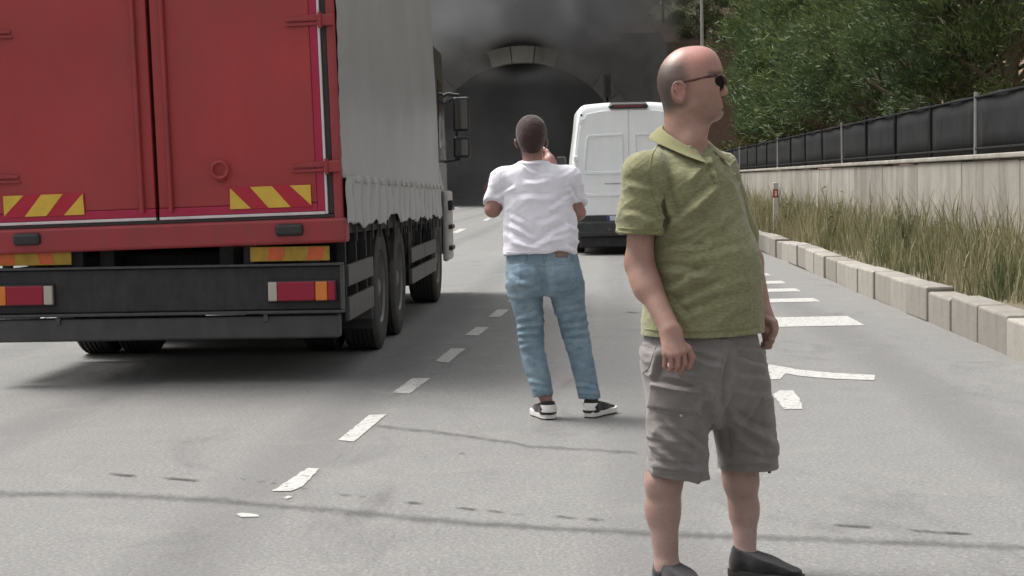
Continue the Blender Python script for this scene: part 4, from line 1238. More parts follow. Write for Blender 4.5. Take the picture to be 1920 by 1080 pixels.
MB().prism([(-.82, 3.95, 2.42), (.82, 3.95, 2.42), (.86, 4.72, 1.62), (-.86, 4.72, 1.62)], (0, .02, .02)).build("windscreen", M['glass'], van)
for s in (-1, 1):
    MB().box(*sorted((s * 1.02, s * 1.20)), 4.15, 4.25, 1.45, 1.85).build("wing_mirror", M['black'], van, bevel=.03)

# ---------------- red car far off in the smoke
M['cred'] = paint("car_red", (0.22, 0.008, 0.02, 1), 0.3, 0.08, coat=.4)
cc = P(940, 386, 99.5)
car = thing("red_hatchback", "dark red hatchback standing just inside the smoky tunnel mouth", "car", (cc.x, 99.5, 0), (0, 0, .0)); car.scale = (1.2, 1.2, 1.22)
sec = [(0, .74, .35, .95), (.08, .84, .28, 1.05), (.9, .86, .25, .98), (3.0, .86, .25, .95), (3.9, .78, .3, .72)]
MB().loft([[(-w, y, z0), (w, y, z0), (w * 1.02, y, (z0 + z1) / 2), (w * .95, y, z1), (-w * .95, y, z1), (-w * 1.02, y, (z0 + z1) / 2)] for y, w, z0, z1 in sec]).build("body", M['cred'], car, bevel=.05, seg=3)
MB().loft([[(-.76, .1, .98), (.76, .1, .98), (.70, .1, 1.02), (-.70, .1, 1.02)], [(-.76, .35, .97), (.76, .35, .97), (.60, .35, 1.45), (-.60, .35, 1.45)], [(-.76, 1.8, .96), (.76, 1.8, .96), (.60, 1.8, 1.47), (-.60, 1.8, 1.47)], [(-.74, 2.7, .95), (.74, 2.7, .95), (.70, 2.7, 1.0), (-.70, 2.7, 1.0)]]).build("cabin", M['cred'], car, bevel=.04)
MB().prism([(-.62, .12, 1.06), (.62, .12, 1.06), (.52, .30, 1.38), (-.52, .30, 1.38)], (0, -.02, .0)).build("rear_window", M['glass'], car)
for s in (-1, 1):
    MB().box(*sorted((s * .66, s * .85)), -.02, .08, .70, .92).build("tail_lamp", M['lred'], car, bevel=.02)
    for y in (.6, 3.1): wheel(car, s * .84, y, .31, .19, s)
MB().box(-.80, .80, -.06, .05, .32, .52).build("bumper", M['vplastic'], car, bevel=.03)
MB().box(-.26, .26, -.075, -.062, .55, .66).build("number_plate", M['plate'], car)
# ================================================================== PEOPLE
def m_skin():
    t = NT("skin"); co = t.coord()
    at = t.n("ShaderNodeAttribute"); at.attribute_name = "Col"
    n1 = t.noise(17, 7, .68, co); n2 = t.noise(240, 4, .6, co)
    c = t.mix(.45, at.outputs[0], t.mix(1.0, at.outputs[0], t.ramp(n1, [(.28, (.70, .56, .54, 1)), (.5, (1.0, .96, .95, 1)), (.72, (1.25, 1.22, 1.2, 1))]), 'MULTIPLY'))
    c = t.mix(.35, c, t.mix(1.0, c, t.ramp(n2, [(.35, (.72, .68, .66, 1)), (.65, (1.2, 1.2, 1.2, 1))]), 'MULTIPLY'))
    return t.bsdf(c, .42, t.bump(n2, .25, .002), **{'Subsurface Weight': .12, 'Subsurface Radius': (.012, .005, .003), 'Subsurface Scale': .5})
M['skin'] = m_skin()
def m_cloth(name, c1, c2, mscale=60, weave=900, stretch=(1, 1, 1), rough=.9, bump=.25, big=None, contrast=.5, sheen=.2):
    t = NT(name); co = t.coord()
    n1 = t.noise(mscale, 4, .7, t.coord('Object', stretch)); n2 = t.noise(weave, 2, .5, co); n3 = t.noise(5, 5, .6, co)
    c = t.ramp(n1, [(.5 - contrast * .4, c1), (.5 + contrast * .4, c2)])
    c = t.mix(.3, c, t.mix(1.0, c, t.ramp(n3, [(.3, (.78, .78, .78, 1)), (.7, (1.15, 1.15, 1.15, 1))]), 'MULTIPLY'))
    h = t.math('ADD', t.math('MULTIPLY', n2, .4), t.math('MULTIPLY', t.noise(22, 4, .6, co, .8), 1.0))
    return t.bsdf(c, rough, t.bump(h, bump, .006), **{'Sheen Weight': sheen, 'Specular IOR Level': .2})
M['polo'] = m_cloth("green_marl_jersey", (0.148, 0.148, 0.074, 1), (0.265, 0.260, 0.150, 1), 55, 700, (1, 1, 3.2), contrast=.5)
M['polo_trim'] = m_cloth("green_rib_knit", (0.155, 0.152, 0.066, 1), (0.225, 0.215, 0.105, 1), 120, 700, (3, 3, .5))
M['cargo'] = m_cloth("grey_cotton_twill", (0.155, 0.140, 0.134, 1), (0.205, 0.188, 0.180, 1), 30, 900, contrast=.7, bump=.35)
M['white'] = m_cloth("white_cotton", (0.70, 0.68, 0.745, 1), (0.78, 0.76, 0.82, 1), 20, 900, bump=.2)
def m_denim():
    t = NT("blue_denim"); co = t.coord()
    n1 = t.noise(5.5, 6, .65, co); n2 = t.noise(350, 2, .6, t.coord('Object', (1, 1, .25))); n3 = t.noise(26, 4, .65, co)
    c = t.ramp(n1, [(.32, (0.105, 0.160, 0.212, 1)), (.52, (0.185, 0.262, 0.325, 1)), (.68, (0.31, 0.385, 0.425, 1))])
    c = t.mix(.35, c, t.ramp(n2, [(.3, (0.07, 0.12, 0.17, 1)), (.7, (0.30, 0.37, 0.41, 1))]))
    c = t.mix(.2, c, t.ramp(n3, [(.35, (0.06, 0.11, 0.16, 1)), (.7, (0.28, 0.36, 0.4, 1))]))
    return t.bsdf(c, .9, t.bump(n3, .3, .006), **{'Specular IOR Level': .2})
M['denim'] = m_denim()
M['stitch'] = paint("thread_stitch", (0.20, 0.25, 0.27, 1), .8)
M['shoe_black'] = m_cloth("black_canvas", (0.018, 0.017, 0.018, 1), (0.035, 0.033, 0.034, 1), 80)
M['sole_white'] = paint("white_rubber", (0.66, 0.64, 0.62, 1), .55, .06, .3, (0.4, 0.38, 0.35, 1), 15)
M['sole_dark'] = paint("dark_rubber", (0.03, 0.029, 0.028, 1), .8, .2)
M['sock'] = m_cloth("dark_sock", (0.022, 0.018, 0.02, 1), (0.04, 0.032, 0.034, 1), 90)
M['hair'] = m_cloth("short_brown_hair", (0.026, 0.014, 0.013, 1), (0.054, 0.032, 0.030, 1), 220, 600, (1, 1, .4), bump=.5, rough=.75)
M['frame'] = paint("tortoise_frame", (0.055, 0.014, 0.014, 1), .25, .4, nscale=60)
M['lens'] = paint("dark_lens", (0.008, 0.007, 0.008, 1), .2, .1)
M['lens'].node_tree.nodes['Principled BSDF'].inputs['Specular IOR Level'].default_value = .12
M['leather'] = paint("tan_leather", (0.22, 0.15, 0.12, 1), .7, .2)
M['button'] = paint("metal_button", (0.5, 0.48, 0.45, 1), .35, .1, metallic=.6)
M['phone'] = paint("phone_case", (0.02, 0.02, 0.022, 1), .3, .1)
M['screen'] = paint("phone_glass", (0.03, 0.03, 0.035, 1), .05, .1)

def stick(o_bvh, pix, off=.002):
    """points of a pixel polyline laid on a garment surface"""
    out = []
    org = Vector((0, 0, CAMH))
    for (px, py) in pix:
        d = ray(px, py).normalized()
        h = o_bvh.ray_cast(org, d)
        if h[0] is not None: out.append(h[0] - d * off)
    return out
def seam(name, bvh, pix, rad, mat, parent, origin, sub=12):
    dense = []
    for i in range(len(pix) - 1):
        for k in range(sub): 
            t = k / sub; dense.append((pix[i][0] + (pix[i + 1][0] - pix[i][0]) * t, pix[i][1] + (pix[i + 1][1] - pix[i][1]) * t))
    dense.append(pix[-1])
    pts = stick(bvh, dense, rad * .3)
    if len(pts) < 3: return None
    mb = MB().tube([p - Vector(origin) for p in pts], rad, 6)
    return mb.build(name, mat, parent, smooth=True)
def bvh_of(V, F): return BVHTree.FromPolygons([tuple(v) for v in V], [tuple(f) for f in F])
def V3(*a): return np.array(a, float)

def finger(f, pts, r0, r1, k=.006):
    n = len(pts) - 1
    for i in range(n):
        f.cone(pts[i], pts[i + 1], r0 + (r1 - r0) * i / n, r0 + (r1 - r0) * (i + 1) / n, k=k)

def shoe(parent, origin, heel, yaw, length, width, h_heel, mats, hsole, tongue=True, ankle=None):
    """low shoe: sole, upper, heel tab; heel = ground point under the heel, yaw = toe direction from +X"""
    f = Vector((math.cos(yaw), math.sin(yaw), 0)); l = Vector((-f.y, f.x, 0)); heel = Vector(heel)
    W = lambda u: width * .5 * float(np.interp(u, [0, .06, .2, .42, .62, .75, .88, .96, 1], [.45, .66, .78, .76, .94, 1.0, .86, .60, .2]))
    off = lambda u: .06 * width * math.sin(u * math.pi)
    us = [0, .03, .08, .2, .35, .5, .65, .78, .88, .95, .99, 1.0]
    def outline(sc, z, toe=0):
        a = [heel + f * (length * (u - .0)) + l * (W(u) * sc + off(u)) + Vector((0, 0, z + toe * max(0, u - .75) ** 2 * 4)) for u in us]
        b = [heel + f * (length * (u - .0)) - l * (W(u) * sc - off(u)) + Vector((0, 0, z + toe * max(0, u - .75) ** 2 * 4)) for u in reversed(us)]
        return [p - Vector(origin) for p in a + b]
    sh = bpy.data.objects.new("shoe", None); link(sh, parent); sh.empty_display_size = .05
    MB().loft([outline(.94, .002, .02), outline(1.0, .008, .02)]).build("outsole", M['sole_dark'], sh, smooth=True)
    MB().loft([outline(1.0, .0085, .02), outline(1.03, .018, .02), outline(1.02, hsole, .02)]).build("sole", mats[1], sh, smooth=True)
    c = heel + Vector((0, 0, 0))
    lo = np.min([np.array(c), np.array(c + f * length)], 0) - .09; hi = np.max([np.array(c), np.array(c + f * length)], 0) + .09
    lo[2] = 0; hi[2] = h_heel + .08
    F = Field(lo, hi, .0045)
    def pt(u, s, z): return np.array(heel + f * (length * u) + l * (s * width * .5 + off(u)) + Vector((0, 0, z)))
    F.cone(pt(.13, 0, hsole), pt(.15, 0, h_heel), width * .36, width * .34, k=.01)
    F.cone(pt(.16, 0, h_heel * .55), pt(.5, 0, h_heel * .62), width * .37, width * .36, k=.03)
    F.cone(pt(.45, 0, h_heel * .6), pt(.84, 0, hsole + .012), width * .37, width * .34, k=.04, flat=(0, 0, 1), q=.85)
    F.cone(pt(.3, 0, h_heel * .9), pt(.5, 0, h_heel * .86), width * .24, width * .25, k=.03)
    F.plane((0, 0, hsole * .8), (0, 0, -1), lo, hi)
    F.plane(pt(.2, 0, h_heel + .006), Vector((-f.x * -.25, -f.y * -.25, 1)), lo, hi)
    if ankle is not None:
        F.cone(np.array(ankle[0]) , np.array(ankle[1]), ankle[2], ankle[2], k=.004, op='s')
    V, Q = F.mesh(2)
    skin_obj("upper", V, Q, mats[0], sh, origin)
    b = bvh_of(V, Q)
    if len(mats) > 2:       # pale heel counter following the back of the shoe
        rows = []
        for i in range(9):
            z = hsole + .008 + (h_heel - hsole - .014) * i / 8; row = []
            spread = 1.0 + .18 * math.sin(i * 1.1)
            for j in range(15):
                a = (j - 7) / 7 * 1.15 * spread * (1 if i > 3 else .75)
                d = (-f * math.cos(a) + l * math.sin(a)); src = Vector(pt(.16, 0, z))
                h = b.ray_cast(src + d * .2, -d)
                p = (h[0] if h[0] is not None else src + d * width * .37) + d * .002
                row.append(p - Vector(origin))
            rows.append(row)
        m = MB().loft(rows, closed=False).build("heel_counter", mats[2], sh, smooth=True)
        m.modifiers.new("thick", 'SOLIDIFY').thickness = .003
    return sh

# ------------------------------------------------------------------ man in the green polo
def man_polo():
    D0 = 5.64
    S = 1 / 567.0
    q = lambda px, py, dy=0.0: np.array(P(px, py, D0 + dy))
    yaw = R(-47)                         # body turned: front points right and towards the camera
    Fv = V3(math.sin(R(47)), -math.cos(R(47)), 0); Lv = V3(math.cos(R(47)), math.sin(R(47)), 0)
    org = Vector(q(1318, 1108, .03)); org.z = 0
    t = thing("person", "man in a green polo shirt, grey cargo shorts and sunglasses looking right", "person", org)
    # -------- body (one continuous surface)
    f = Field(q(1130, 1125, -.36), q(1500, 70, .42), .0037)
    # cranium and face, in profile towards +X
    f.ell(q(1292, 146, 0), (.096, .079, .102), k=.01)
    f.ell(q(1268, 158, 0), (.058, .070, .076), k=.03)
    f.ell(q(1318, 132, 0), (.060, .068, .075), k=.03)
    f.cone(q(1320, 170, -.028), q(1330, 205, -.02), .046, .036, k=.03)
    f.cone(q(1320, 170, .028), q(1330, 205, .02), .046, .036, k=.03)
    f.cone(q(1333, 206, -.012), q(1338, 206, .012), .027, k=.03)             # chin
    f.ell(q(1344, 214, 0), (.017, .019, .016), k=.014)
    f.cone(q(1298, 198, -.050), q(1330, 213, -.018), .020, .018, k=.02)       # jaw line
    f.cone(q(1298, 198, .050), q(1330, 213, .018), .020, .018, k=.02)
    f.cone(q(1341, 134, -.034), q(1341, 134, .034), .0125, k=.02)             # brow
    f.cone(q(1345, 146, 0), q(1358, 171, 0), .0095, .0125, k=.010)             # nose
    f.ell(q(1357, 173, 0), (.0145, .0125, .0105), k=.006)
    for s in (-1, 1):
        f.ell(q(1350, 176, s * .013), (.010, .007, .0075), k=.006)
        f.ell(q(1343, 152, s * .036), (.018, .022, .015), k=.012, op='s')     # eye sockets
        f.ell(q(1331, 153, s * .033), (.011, .012, .0095), k=.004)
        f.ell(q(1331, 178, s * .040), (.024, .018, .020), k=.02)              # cheeks
    f.cone(q(1344, 189, -.016), q(1344, 189, .016), .0105, k=.012)            # lips
    f.ell(q(1350, 188.5, 0), (.0075, .016, .0045), k=.005)
    f.ell(q(1349, 199, 0), (.0075, .015, .0055), k=.006)
    f.cone(q(1358, 194, -.026), q(1358, 194, .026), .0034, k=.003, op='s')
    for s in (-1, 1):
        f.cone(q(1346, 181, s * .024), q(1341, 204, s * .034), .0022, k=.008, op='s')
    f.ell(q(1352, 206, 0), (.006, .020, .004), k=.008, op='s')
    f.cone(q(1318, 232, -.034), q(1296, 214, -.062), .008, k=.02, op='s')
    # ears
    for s in (-1, 1):
        f.ell(q(1276, 172, s * .079), (.019, .0075, .029), Matrix.Rotation(R(-12), 3, 'Y'), k=.006)
        hx = [q(1275 + 1.0 * (13.5 * math.cos(a)) - 3.0 * math.sin(a), 171 - 17.5 * math.sin(a), s * .0865) for a in np.linspace(R(20), R(275), 12)]
        for i_ in range(11): f.cone(hx[i_], hx[i_ + 1], .0046, k=.003)
        f.ell(q(1277, 170, s * .092), (.0105, .0105, .0155), Matrix.Rotation(R(-12), 3, 'Y'), k=.003, op='s')
        f.ell(q(1284, 173, s * .082), (.006, .006, .008), k=.004)
        f.ell(q(1276, 186, s * .080), (.010, .008, .009), k=.006)
    # neck
    f.cone(q(1286, 190, .005), q(1288, 262, .005), .058, .060, k=.03)
    f.cone(q(1310, 216, .0), q(1300, 262, -.03), .040, .043, k=.02)
    f.cone(q(1271, 190, .01), q(1272, 255, .01), .042, .045, k=.03)
    # trunk under the clothes
    f.cone(q(1288, 330, .0), q(1300, 400, .0), .10, .12, k=.05)
    f.cone(q(1300, 400, .0), q(1318, 620, .0), .12, .145, k=.05)
    f.cone(q(1235, 330, -.09), q(1335, 326, .10), .036, .036, k=.03)
    # right arm (nearer the camera)
    sh, el, wr = q(1206, 330, -.135), q(1199, 492, -.125), q(1256, 617, -.255)
    f.cone(sh, el, .046, .044, k=.03)
    f.cone(el, q(1212, 540, -.165), .0415, .042, k=.03)
    f.cone(q(1210, 525, -.15), wr, .042, .0315, k=.03)
    f.ell(q(1187, 500, -.105), (.014, .02, .02), k=.03)
    vw = V3(0, -1, 0)
    hd = q(1262, 645, -.262)
    kn = [q(1281, 659, -.288), q(1270, 664, -.300), q(1258, 666, -.298), q(1247, 663, -.288)]     # knuckles index..little
    for i, kk in enumerate(kn):
        f.cone(wr + V3(.004 - .004 * i, 0, -.01), kk, .021, .0125 - .0008 * i, k=.014)
    f.cone(q(1262, 628, -.262), hd, .031, .031, k=.02, flat=(.25, 1, .1), q=.6)
    tips = [[q(1283, 680, -.282), q(1277, 694, -.262), q(1273, 697, -.240)],
            [q(1271, 686, -.292), q(1267, 694, -.264), q(1265, 686, -.238)],
            [q(1259, 687, -.288), q(1256, 693, -.260), q(1255, 684, -.234)],
            [q(1247, 682, -.276), q(1246, 687, -.252), q(1246, 679, -.230)]]
    for i, tp in enumerate(tips):
        r = [.0094, .0096, .0093, .0084][i]
        finger(f, [kn[i]] + tp, r, r * .84, k=.0015)
    finger(f, [q(1272, 640, -.262), q(1289, 654, -.268), q(1297, 670, -.262), q(1292, 688, -.252)], .0155, .0100, k=.006)
    # left arm, mostly behind the trunk
    sh2, el2, wr2 = q(1345, 325, .14), q(1405, 490, .20), q(1431, 592, .10)
    f.cone(sh2, el2, .044, .043, k=.03)
    f.cone(el2, wr2, .043, .031, k=.03)
    kn2 = [q(1452, 604, .055), q(1453, 615, .06), q(1450, 625, .07), q(1446, 634, .08)]
    for i, kk in enumerate(kn2):
        f.cone(wr2, kk, .020, .0125, k=.014)
        b = kk + V3(-.008, -.018, -.026) ; c = b + V3(-.022, .004, -.004); d = c + V3(.002, .016, .012)
        finger(f, [kk, b, c, d], .0098, .0085, k=.003)
    finger(f, [q(1436, 600, .06), q(1450, 607, .035), q(1452, 622, .028), q(1444, 634, .032)], .0145, .0098, k=.006)
    f.cone(wr2, q(1440, 618, .07), .028, .026, k=.02)
    # legs
    kR, aR, kL, aL = q(1245, 900, -.07), q(1251, 1064, -.085), q(1389, 900, .09), q(1398, 1048, .065)
    f.cone(q(1285, 650, -.03), kR, .085, .060, k=.03)
    f.cone(q(1362, 650, .05), kL, .085, .060, k=.03)
    f.cone(kR, q(1243, 958, -.062), .055, .0545, k=.03); f.cone(q(1242, 950, -.062), aR, .054, .037, k=.03)
    f.cone(kL, q(1395, 958, .098), .051, .047, k=.03); f.cone(q(1395, 950, .098), aL, .0465, .035, k=.03)
    f.ell(q(1232, 908, -.10), (.030, .03, .04), k=.03)
    gR, gL = Vector(q(1252, 1118, -.09)), Vector(q(1399, 1100, .055))
    gR.z = gL.z = 0
    f.cone(aR, np.array(gR) + V3(.0, 0, .05), .040, .036, k=.02); f.cone(aL, np.array(gL) + V3(0, 0, .05), .037, .034, k=.02)
    for g_, yw in ((gR, R(-62)), (gL, R(-38))):
        ff = V3(math.cos(yw), math.sin(yw), 0); f.cone(np.array(g_) + V3(0, 0, .05) + ff * .02, np.array(g_) + ff * .12 + V3(0, 0, .034), .022, .014, k=.01)
    V, Q = f.mesh(2)
    # colours of the skin itself: flushed scalp, ears and nose, cropped grey-brown hair at the sides, paler shins
    px, py = proj(V)
    col = np.tile(V3(.315, .190, .152), (len(V), 1))
    head = py < 235
    nz = .5 + .5 * vnoise(V, 60, 4)
    def blend(mask, c, k=1.0):
        m = np.clip(mask, 0, 1)[:, None] * k
        col[:] = col * (1 - m) + V3(*c) * m
    g = lambda x, y, rx, ry: np.exp(-((px - x) / rx) ** 2 - ((py - y) / ry) ** 2)
    blend(head * g(1310, 105, 40, 28), (.40, .195, .165))
    blend(head * g(1362, 172, 10, 12), (.40, .20, .17), .7)
    blend(head * g(1275, 172, 16, 22), (.37, .165, .145), .8)
    # cropped hair: behind a line from temple to crown
    line = (px - 1300) + (py - 118) * -.10
    side = np.clip((1296 - px - np.abs(py - 150) * .05) / 16, 0, 1) * np.clip((py - 104) / 22, 0, 1) * np.clip((207 - py) / 10, 0, 1)
    ear = np.clip(1 - ((px - 1275) / 19) ** 2 - ((py - 173) / 23) ** 2, 0, 1) * 3
    blend(head * side * (1 - np.clip(ear, 0, 1)) * (.75 + .35 * nz), (.085, .060, .052), .95)
    back = np.clip((1272 - px) / 18, 0, 1) * np.clip((py - 120) / 30, 0, 1) * np.clip((222 - py) / 14, 0, 1)
    blend(head * back * (1 - np.clip(ear, 0, 1)), (.06, .044, .04), .75)
    # beard shadow and lips, eyebrow
    beard = np.clip((px - 1300) / 18, 0, 1) * np.clip((py - 186) / 12, 0, 1) * np.clip((238 - py) / 8, 0, 1) * head
    blend(beard, (.20, .125, .112), .5)
    blend(head * g(1353, 193, 6, 7), (.27, .105, .098), .8)
    blend(head * np.exp(-((py - 137) / 4.0) ** 2) * np.clip((px - 1325) / 6, 0, 1), (.07, .045, .038), .8)
    blend((py > 640) * np.clip((px - 1180) / 10, 0, 1) * np.clip((720 - py) / 10, 0, 1) * np.clip((py - 655) / 15, 0, 1), (.33, .155, .135), .5)
    blend(np.clip((py - 880) / 20, 0, 1), (.335, .225, .195), .9)
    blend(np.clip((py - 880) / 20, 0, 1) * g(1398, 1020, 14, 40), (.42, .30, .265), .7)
    body = skin_obj("body", V, Q, M['skin'], t, org, col)

    # -------- polo shirt
    f = Field(q(1135, 650, -.38), q(1490, 215, .42), .0046)
    sec = lambda px, py, a, b, dy=0.0: (Vector(q(px, py, dy)), a, b)
    f.cone(q(1205, 326, -.132), q(1201, 448, -.128), .066, .0725, k=.03)
    f.cone(q(1196, 400, -.13), q(1201, 452, -.13), .066, .0755, k=.02)
    f.plane(q(1201, 437, -.13), (-.03, 0, -1), q(1136, 560, -.37), q(1300, 415, .1))
    f.loft([sec(1318, 632, .212, .186), sec(1318, 600, .207, .184), sec(1318, 540, .199, .180), sec(1314, 480, .190, .170), sec(1307, 420, .186, .152), sec(1300, 370, .186, .140),
            sec(1291, 330, .178, .128), sec(1286, 302, .135, .105), sec(1286, 276, .080, .080)], Lv, Fv, k=.01, n=2.25)
    f.ell(q(1350, 500, -.06), (.10, .10, .14), k=.08)             # belly
    f.cone(q(1276, 294, .0), q(1210, 324, -.128), .058, .058, k=.04)
    f.cone(q(1288, 294, .0), q(1342, 318, .13), .058, .056, k=.04)
    f.cone(q(1347, 322, .14), q(1385, 440, .17), .064, .068, k=.03)
    f.plane(q(1318, 628, 0), (-.012, 0, -1), q(1136, 660, -.37), q(1488, 600, .41))
    # open neck
    f.cone(q(1290, 225, .0), q(1292, 262, -.005), .080, .074, k=.008, op='s')
    f.cone(q(1304, 258, -.05), q(1322, 296, -.09), .036, .008, k=.01, op='s')
    V, Q = f.mesh(2)
    folds = [(1250, 432, 1345, 352, 7, .007), (1262, 452, 1338, 418, 6, .006), (1246, 470, 1322, 468, 7, .006), (1240, 508, 1322, 520, 8, .007), (1250, 548, 1330, 512, 8, .006),
             (1262, 578, 1350, 540, 7, .005), (1270, 600, 1400, 560, 8, .004), (1300, 490, 1390, 470, 8, .004), (1345, 345, 1300, 400, 7, .005), (1236, 330, 1262, 420, 7, .007),
             (1175, 345, 1230, 362, 7, .004), (1170, 400, 1225, 418, 7, .004), (1330, 300, 1290, 345, 6, .004), (1370, 400, 1330, 440, 9, .004), (1405, 560, 1340, 610, 7, .004),
             (1225, 260, 1250, 330, 7, .004), (1365, 330, 1390, 400, 7, .004), (1250, 560, 1290, 610, 7, .005), (1310, 560, 1400, 520, 9, .003), (1232, 370, 1236, 436, 6, .008)]
    V = fold_cloth(V, Q, folds, .0030, 10, 2, gain=2.2, wr=(.0075, 7, 26, 24))
    polo = skin_obj("polo_shirt", V, Q, M['polo'], t, org)
    b = bvh_of(V, Q)
    # hem and sleeve bands
    seam("hem_band", b, [(1208, 617), (1240, 620), (1290, 622), (1340, 621), (1390, 618), (1424, 612)], .0022, M['polo_trim'], polo, org)
    for y in (427, 435): seam("sleeve_band", b, [(1160, y), (1180, y + 2), (1205, y + 3), (1228, y + 3), (1241, y + 1)], .0032, M['polo_trim'], polo, org)
    seam("shoulder_seam", b, [(1240, 262), (1222, 290), (1216, 325), (1224, 365), (1238, 400)], .0018, M['polo_trim'], polo, org)
    # placket with buttons
    pts = stick(b, [(1327 + i * 1.6, 294 + i * 6) for i in range(9)], .002)
    if len(pts) > 4:
        w = Vector((.011, -.006, .002)); rows = [[p - w - Vector(org), p - w * .9 + Vector((0, -.006, 0)) - Vector(org), p + w * .9 + Vector((0, -.006, 0)) - Vector(org), p + w - Vector(org)] for p in pts]
        pk = MB().loft(rows, closed=True).build("placket", M['polo'], polo, smooth=True)
        for i in (2, 6): MB().lathe([(0, .0055), (.003, .0045)], pts[i] - Vector(org) + Vector((0, -.008, 0)), (0.2, -1, 0), 12).build("shirt_button", M['polo_trim'], polo)
    # collar, folded down round the neck and open at the throat
    C = Vector(q(1289, 257, .0)); Rt = -Vector(Lv); Fw = Vector(Fv); rows = []
    for i in range(41):
        a = R(28 + (332 - 28) * i / 40); c, s = math.cos(a), math.sin(a)
        dirv = Fw * c + Rt * s
        fr = max(0, c)
        zt = -.042 * c - .012 * fr
        r0 = .0775 - .004 * fr; p0 = C + dirv * r0 + Vector((0, 0, zt - .016)); p1 = C + dirv * (r0 + .002) + Vector((0, 0, zt + .004)); p2 = C + dirv * (r0 + .013) + Vector((0, 0, zt + .003))
        w = .034 + .018 * fr ** 2
        p3 = C + dirv * (r0 + .034) + Vector((0, 0, zt - w * .45)); p4 = C + dirv * (r0 + .052 + .012 * fr) + Vector((0, 0, zt - w * .85)) + Fw * .014 * fr
        rows.append([p - Vector(org) for p in (p0, p1, p2, p3, p4)])
    co = MB().loft(rows, closed=False).build("collar", M['polo_trim'], polo, smooth=True)
    co.modifiers.new("thick", 'SOLIDIFY').thickness = .004
    ss = co.modifiers.new("sub", 'SUBSURF'); ss.levels = 1; ss.render_levels = 2

    # -------- cargo shorts
    f = Field(q(1165, 935, -.42), q(1500, 590, .45), .0046)
    f.loft([sec(1315, 600, .185, .160), sec(1316, 640, .196, .172), sec(1320, 690, .204, .178), sec(1327, 730, .190, .162), sec(1331, 765, .150, .125), sec(1334, 795, .085, .075)], Lv, Fv, k=.01, n=2.3)
    def tube_leg(pts):
        f.loft([(Vector(q(x, y, dy)), a, bb) for (x, y, dy, a, bb) in pts], (1, 0, 0), (0, 1, 0), k=.045, n=2.4)
    tube_leg([(1272, 660, -.06, .116, .120), (1270, 740, -.075, .106, .122), (1272, 820, -.08, .099, .120), (1272, 870, -.075, .098, .116), (1273, 915, -.07, .098, .112)])
    tube_leg([(1372, 660, .06, .106, .118), (1388, 740, .07, .102, .118), (1398, 820, .08, .101, .116), (1402, 870, .09, .099, .112), (1403, 910, .09, .098, .108)])
    f.plane(q(1275, 891, -.07), (-.16, .0, -1), q(1170, 940, -.4), q(1333, 830, .4))
    f.plane(q(1403, 884, .09), (.03, 0, -1), q(1336, 940, -.4), q(1498, 830, .44))
    f.cone(q(1270, 935, -.07), q(1271, 850, -.07), .086, .080, k=.006, op='s')
    f.cone(q(1403, 935, .09), q(1401, 850, .09), .086, .080, k=.006, op='s')
    f.cone(q(1340, 930, -.2), q(1336, 800, -.2), .012, .004, k=.03, op='s'); f.cone(q(1340, 930, -.1), q(1336, 800, -.1), .012, .004, k=.03, op='s'); f.cone(q(1340, 930, .0), q(1336, 800, .0), .012, .004, k=.03, op='s')
    V, Q = f.mesh(2)
    folds = [(1290, 655, 1350, 668, 5, .005), (1300, 675, 1350, 690, 5, .004), (1375, 650, 1430, 662, 5, .005), (1380, 676, 1436, 690, 5, .005), (1376, 706, 1440, 712, 6, .005), (1380, 736, 1440, 742, 6, .005),
             (1350, 660, 1330, 790, 9, .010), (1366, 720, 1338, 800, 8, .006), (1222, 720, 1300, 732, 4, .005), (1230, 800, 1295, 858, 8, .008), (1250, 790, 1318, 850, 7, .006), (1225, 830, 1290, 880, 7, .006),
             (1370, 780, 1450, 835, 8, .008), (1375, 812, 1430, 855, 8, .007), (1390, 800, 1452, 815, 6, .004), (1225, 870, 1320, 886, 6, .005), (1360, 858, 1450, 868, 6, .004), (1238, 660, 1222, 712, 6, .006), (1270, 700, 1312, 706, 5, .003),
             (1240, 845, 1280, 875, 5, .004), (1300, 770, 1325, 745, 6, .005), (1420, 750, 1385, 800, 6, .004), (1350, 760, 1352, 850, 8, .005)]
    V = fold_cloth(V, Q, folds, .003, 9, 7, wr=(.0085, 8, 26, -12), patches=[(1262, 775, 46, 52, 8, .007, 5), (1266, 748, 50, 22, 9, .007, 4), (1447, 800, 14, 55, -4, .007, 5)])
    shorts = skin_obj("cargo_shorts", V, Q, M['cargo'], t, org)
    b = bvh_of(V, Q)
    seam("hem_stitch", b, [(1219, 872), (1250, 882), (1290, 889), (1322, 888)], .0018, M['cargo'], shorts, org)
    seam("hem_stitch", b, [(1352, 873), (1400, 874), (1454, 868)], .0018, M['cargo'], shorts, org)
    seam("pocket_flap_edge", b, [(1220, 752), (1228, 768), (1262, 778), (1300, 776), (1316, 764)], .0025, M['cargo'], shorts, org)
    seam("pocket_opening", b, [(1205, 700), (1216, 690), (1230, 650)], .0022, M['cargo'], shorts, org)
    seam("pocket_welt", b, [(1222, 722), (1260, 730), (1302, 736)], .0028, M['cargo'], shorts, org)
    seam("fly_seam", b, [(1352, 632), (1356, 670), (1348, 710), (1338, 750)], .0016, M['cargo'], shorts, org)
    p = stick(b, [(1277, 779)], .001)
    if p: MB().lathe([(0, .005), (.003, .004)], p[0] - Vector(org), (0, -1, 0), 12).build("snap_button", M['button'], shorts)
    p = Vector(q(1441, 880, .03)) - Vector(org)
    MB().tube([p + Vector((-.004, 0, .014)), p + Vector((0, 0, 0)), p + Vector((.004, 0, -.012))], [.003, .005, .006], 8).build("drawstring_end", M['black'], shorts)
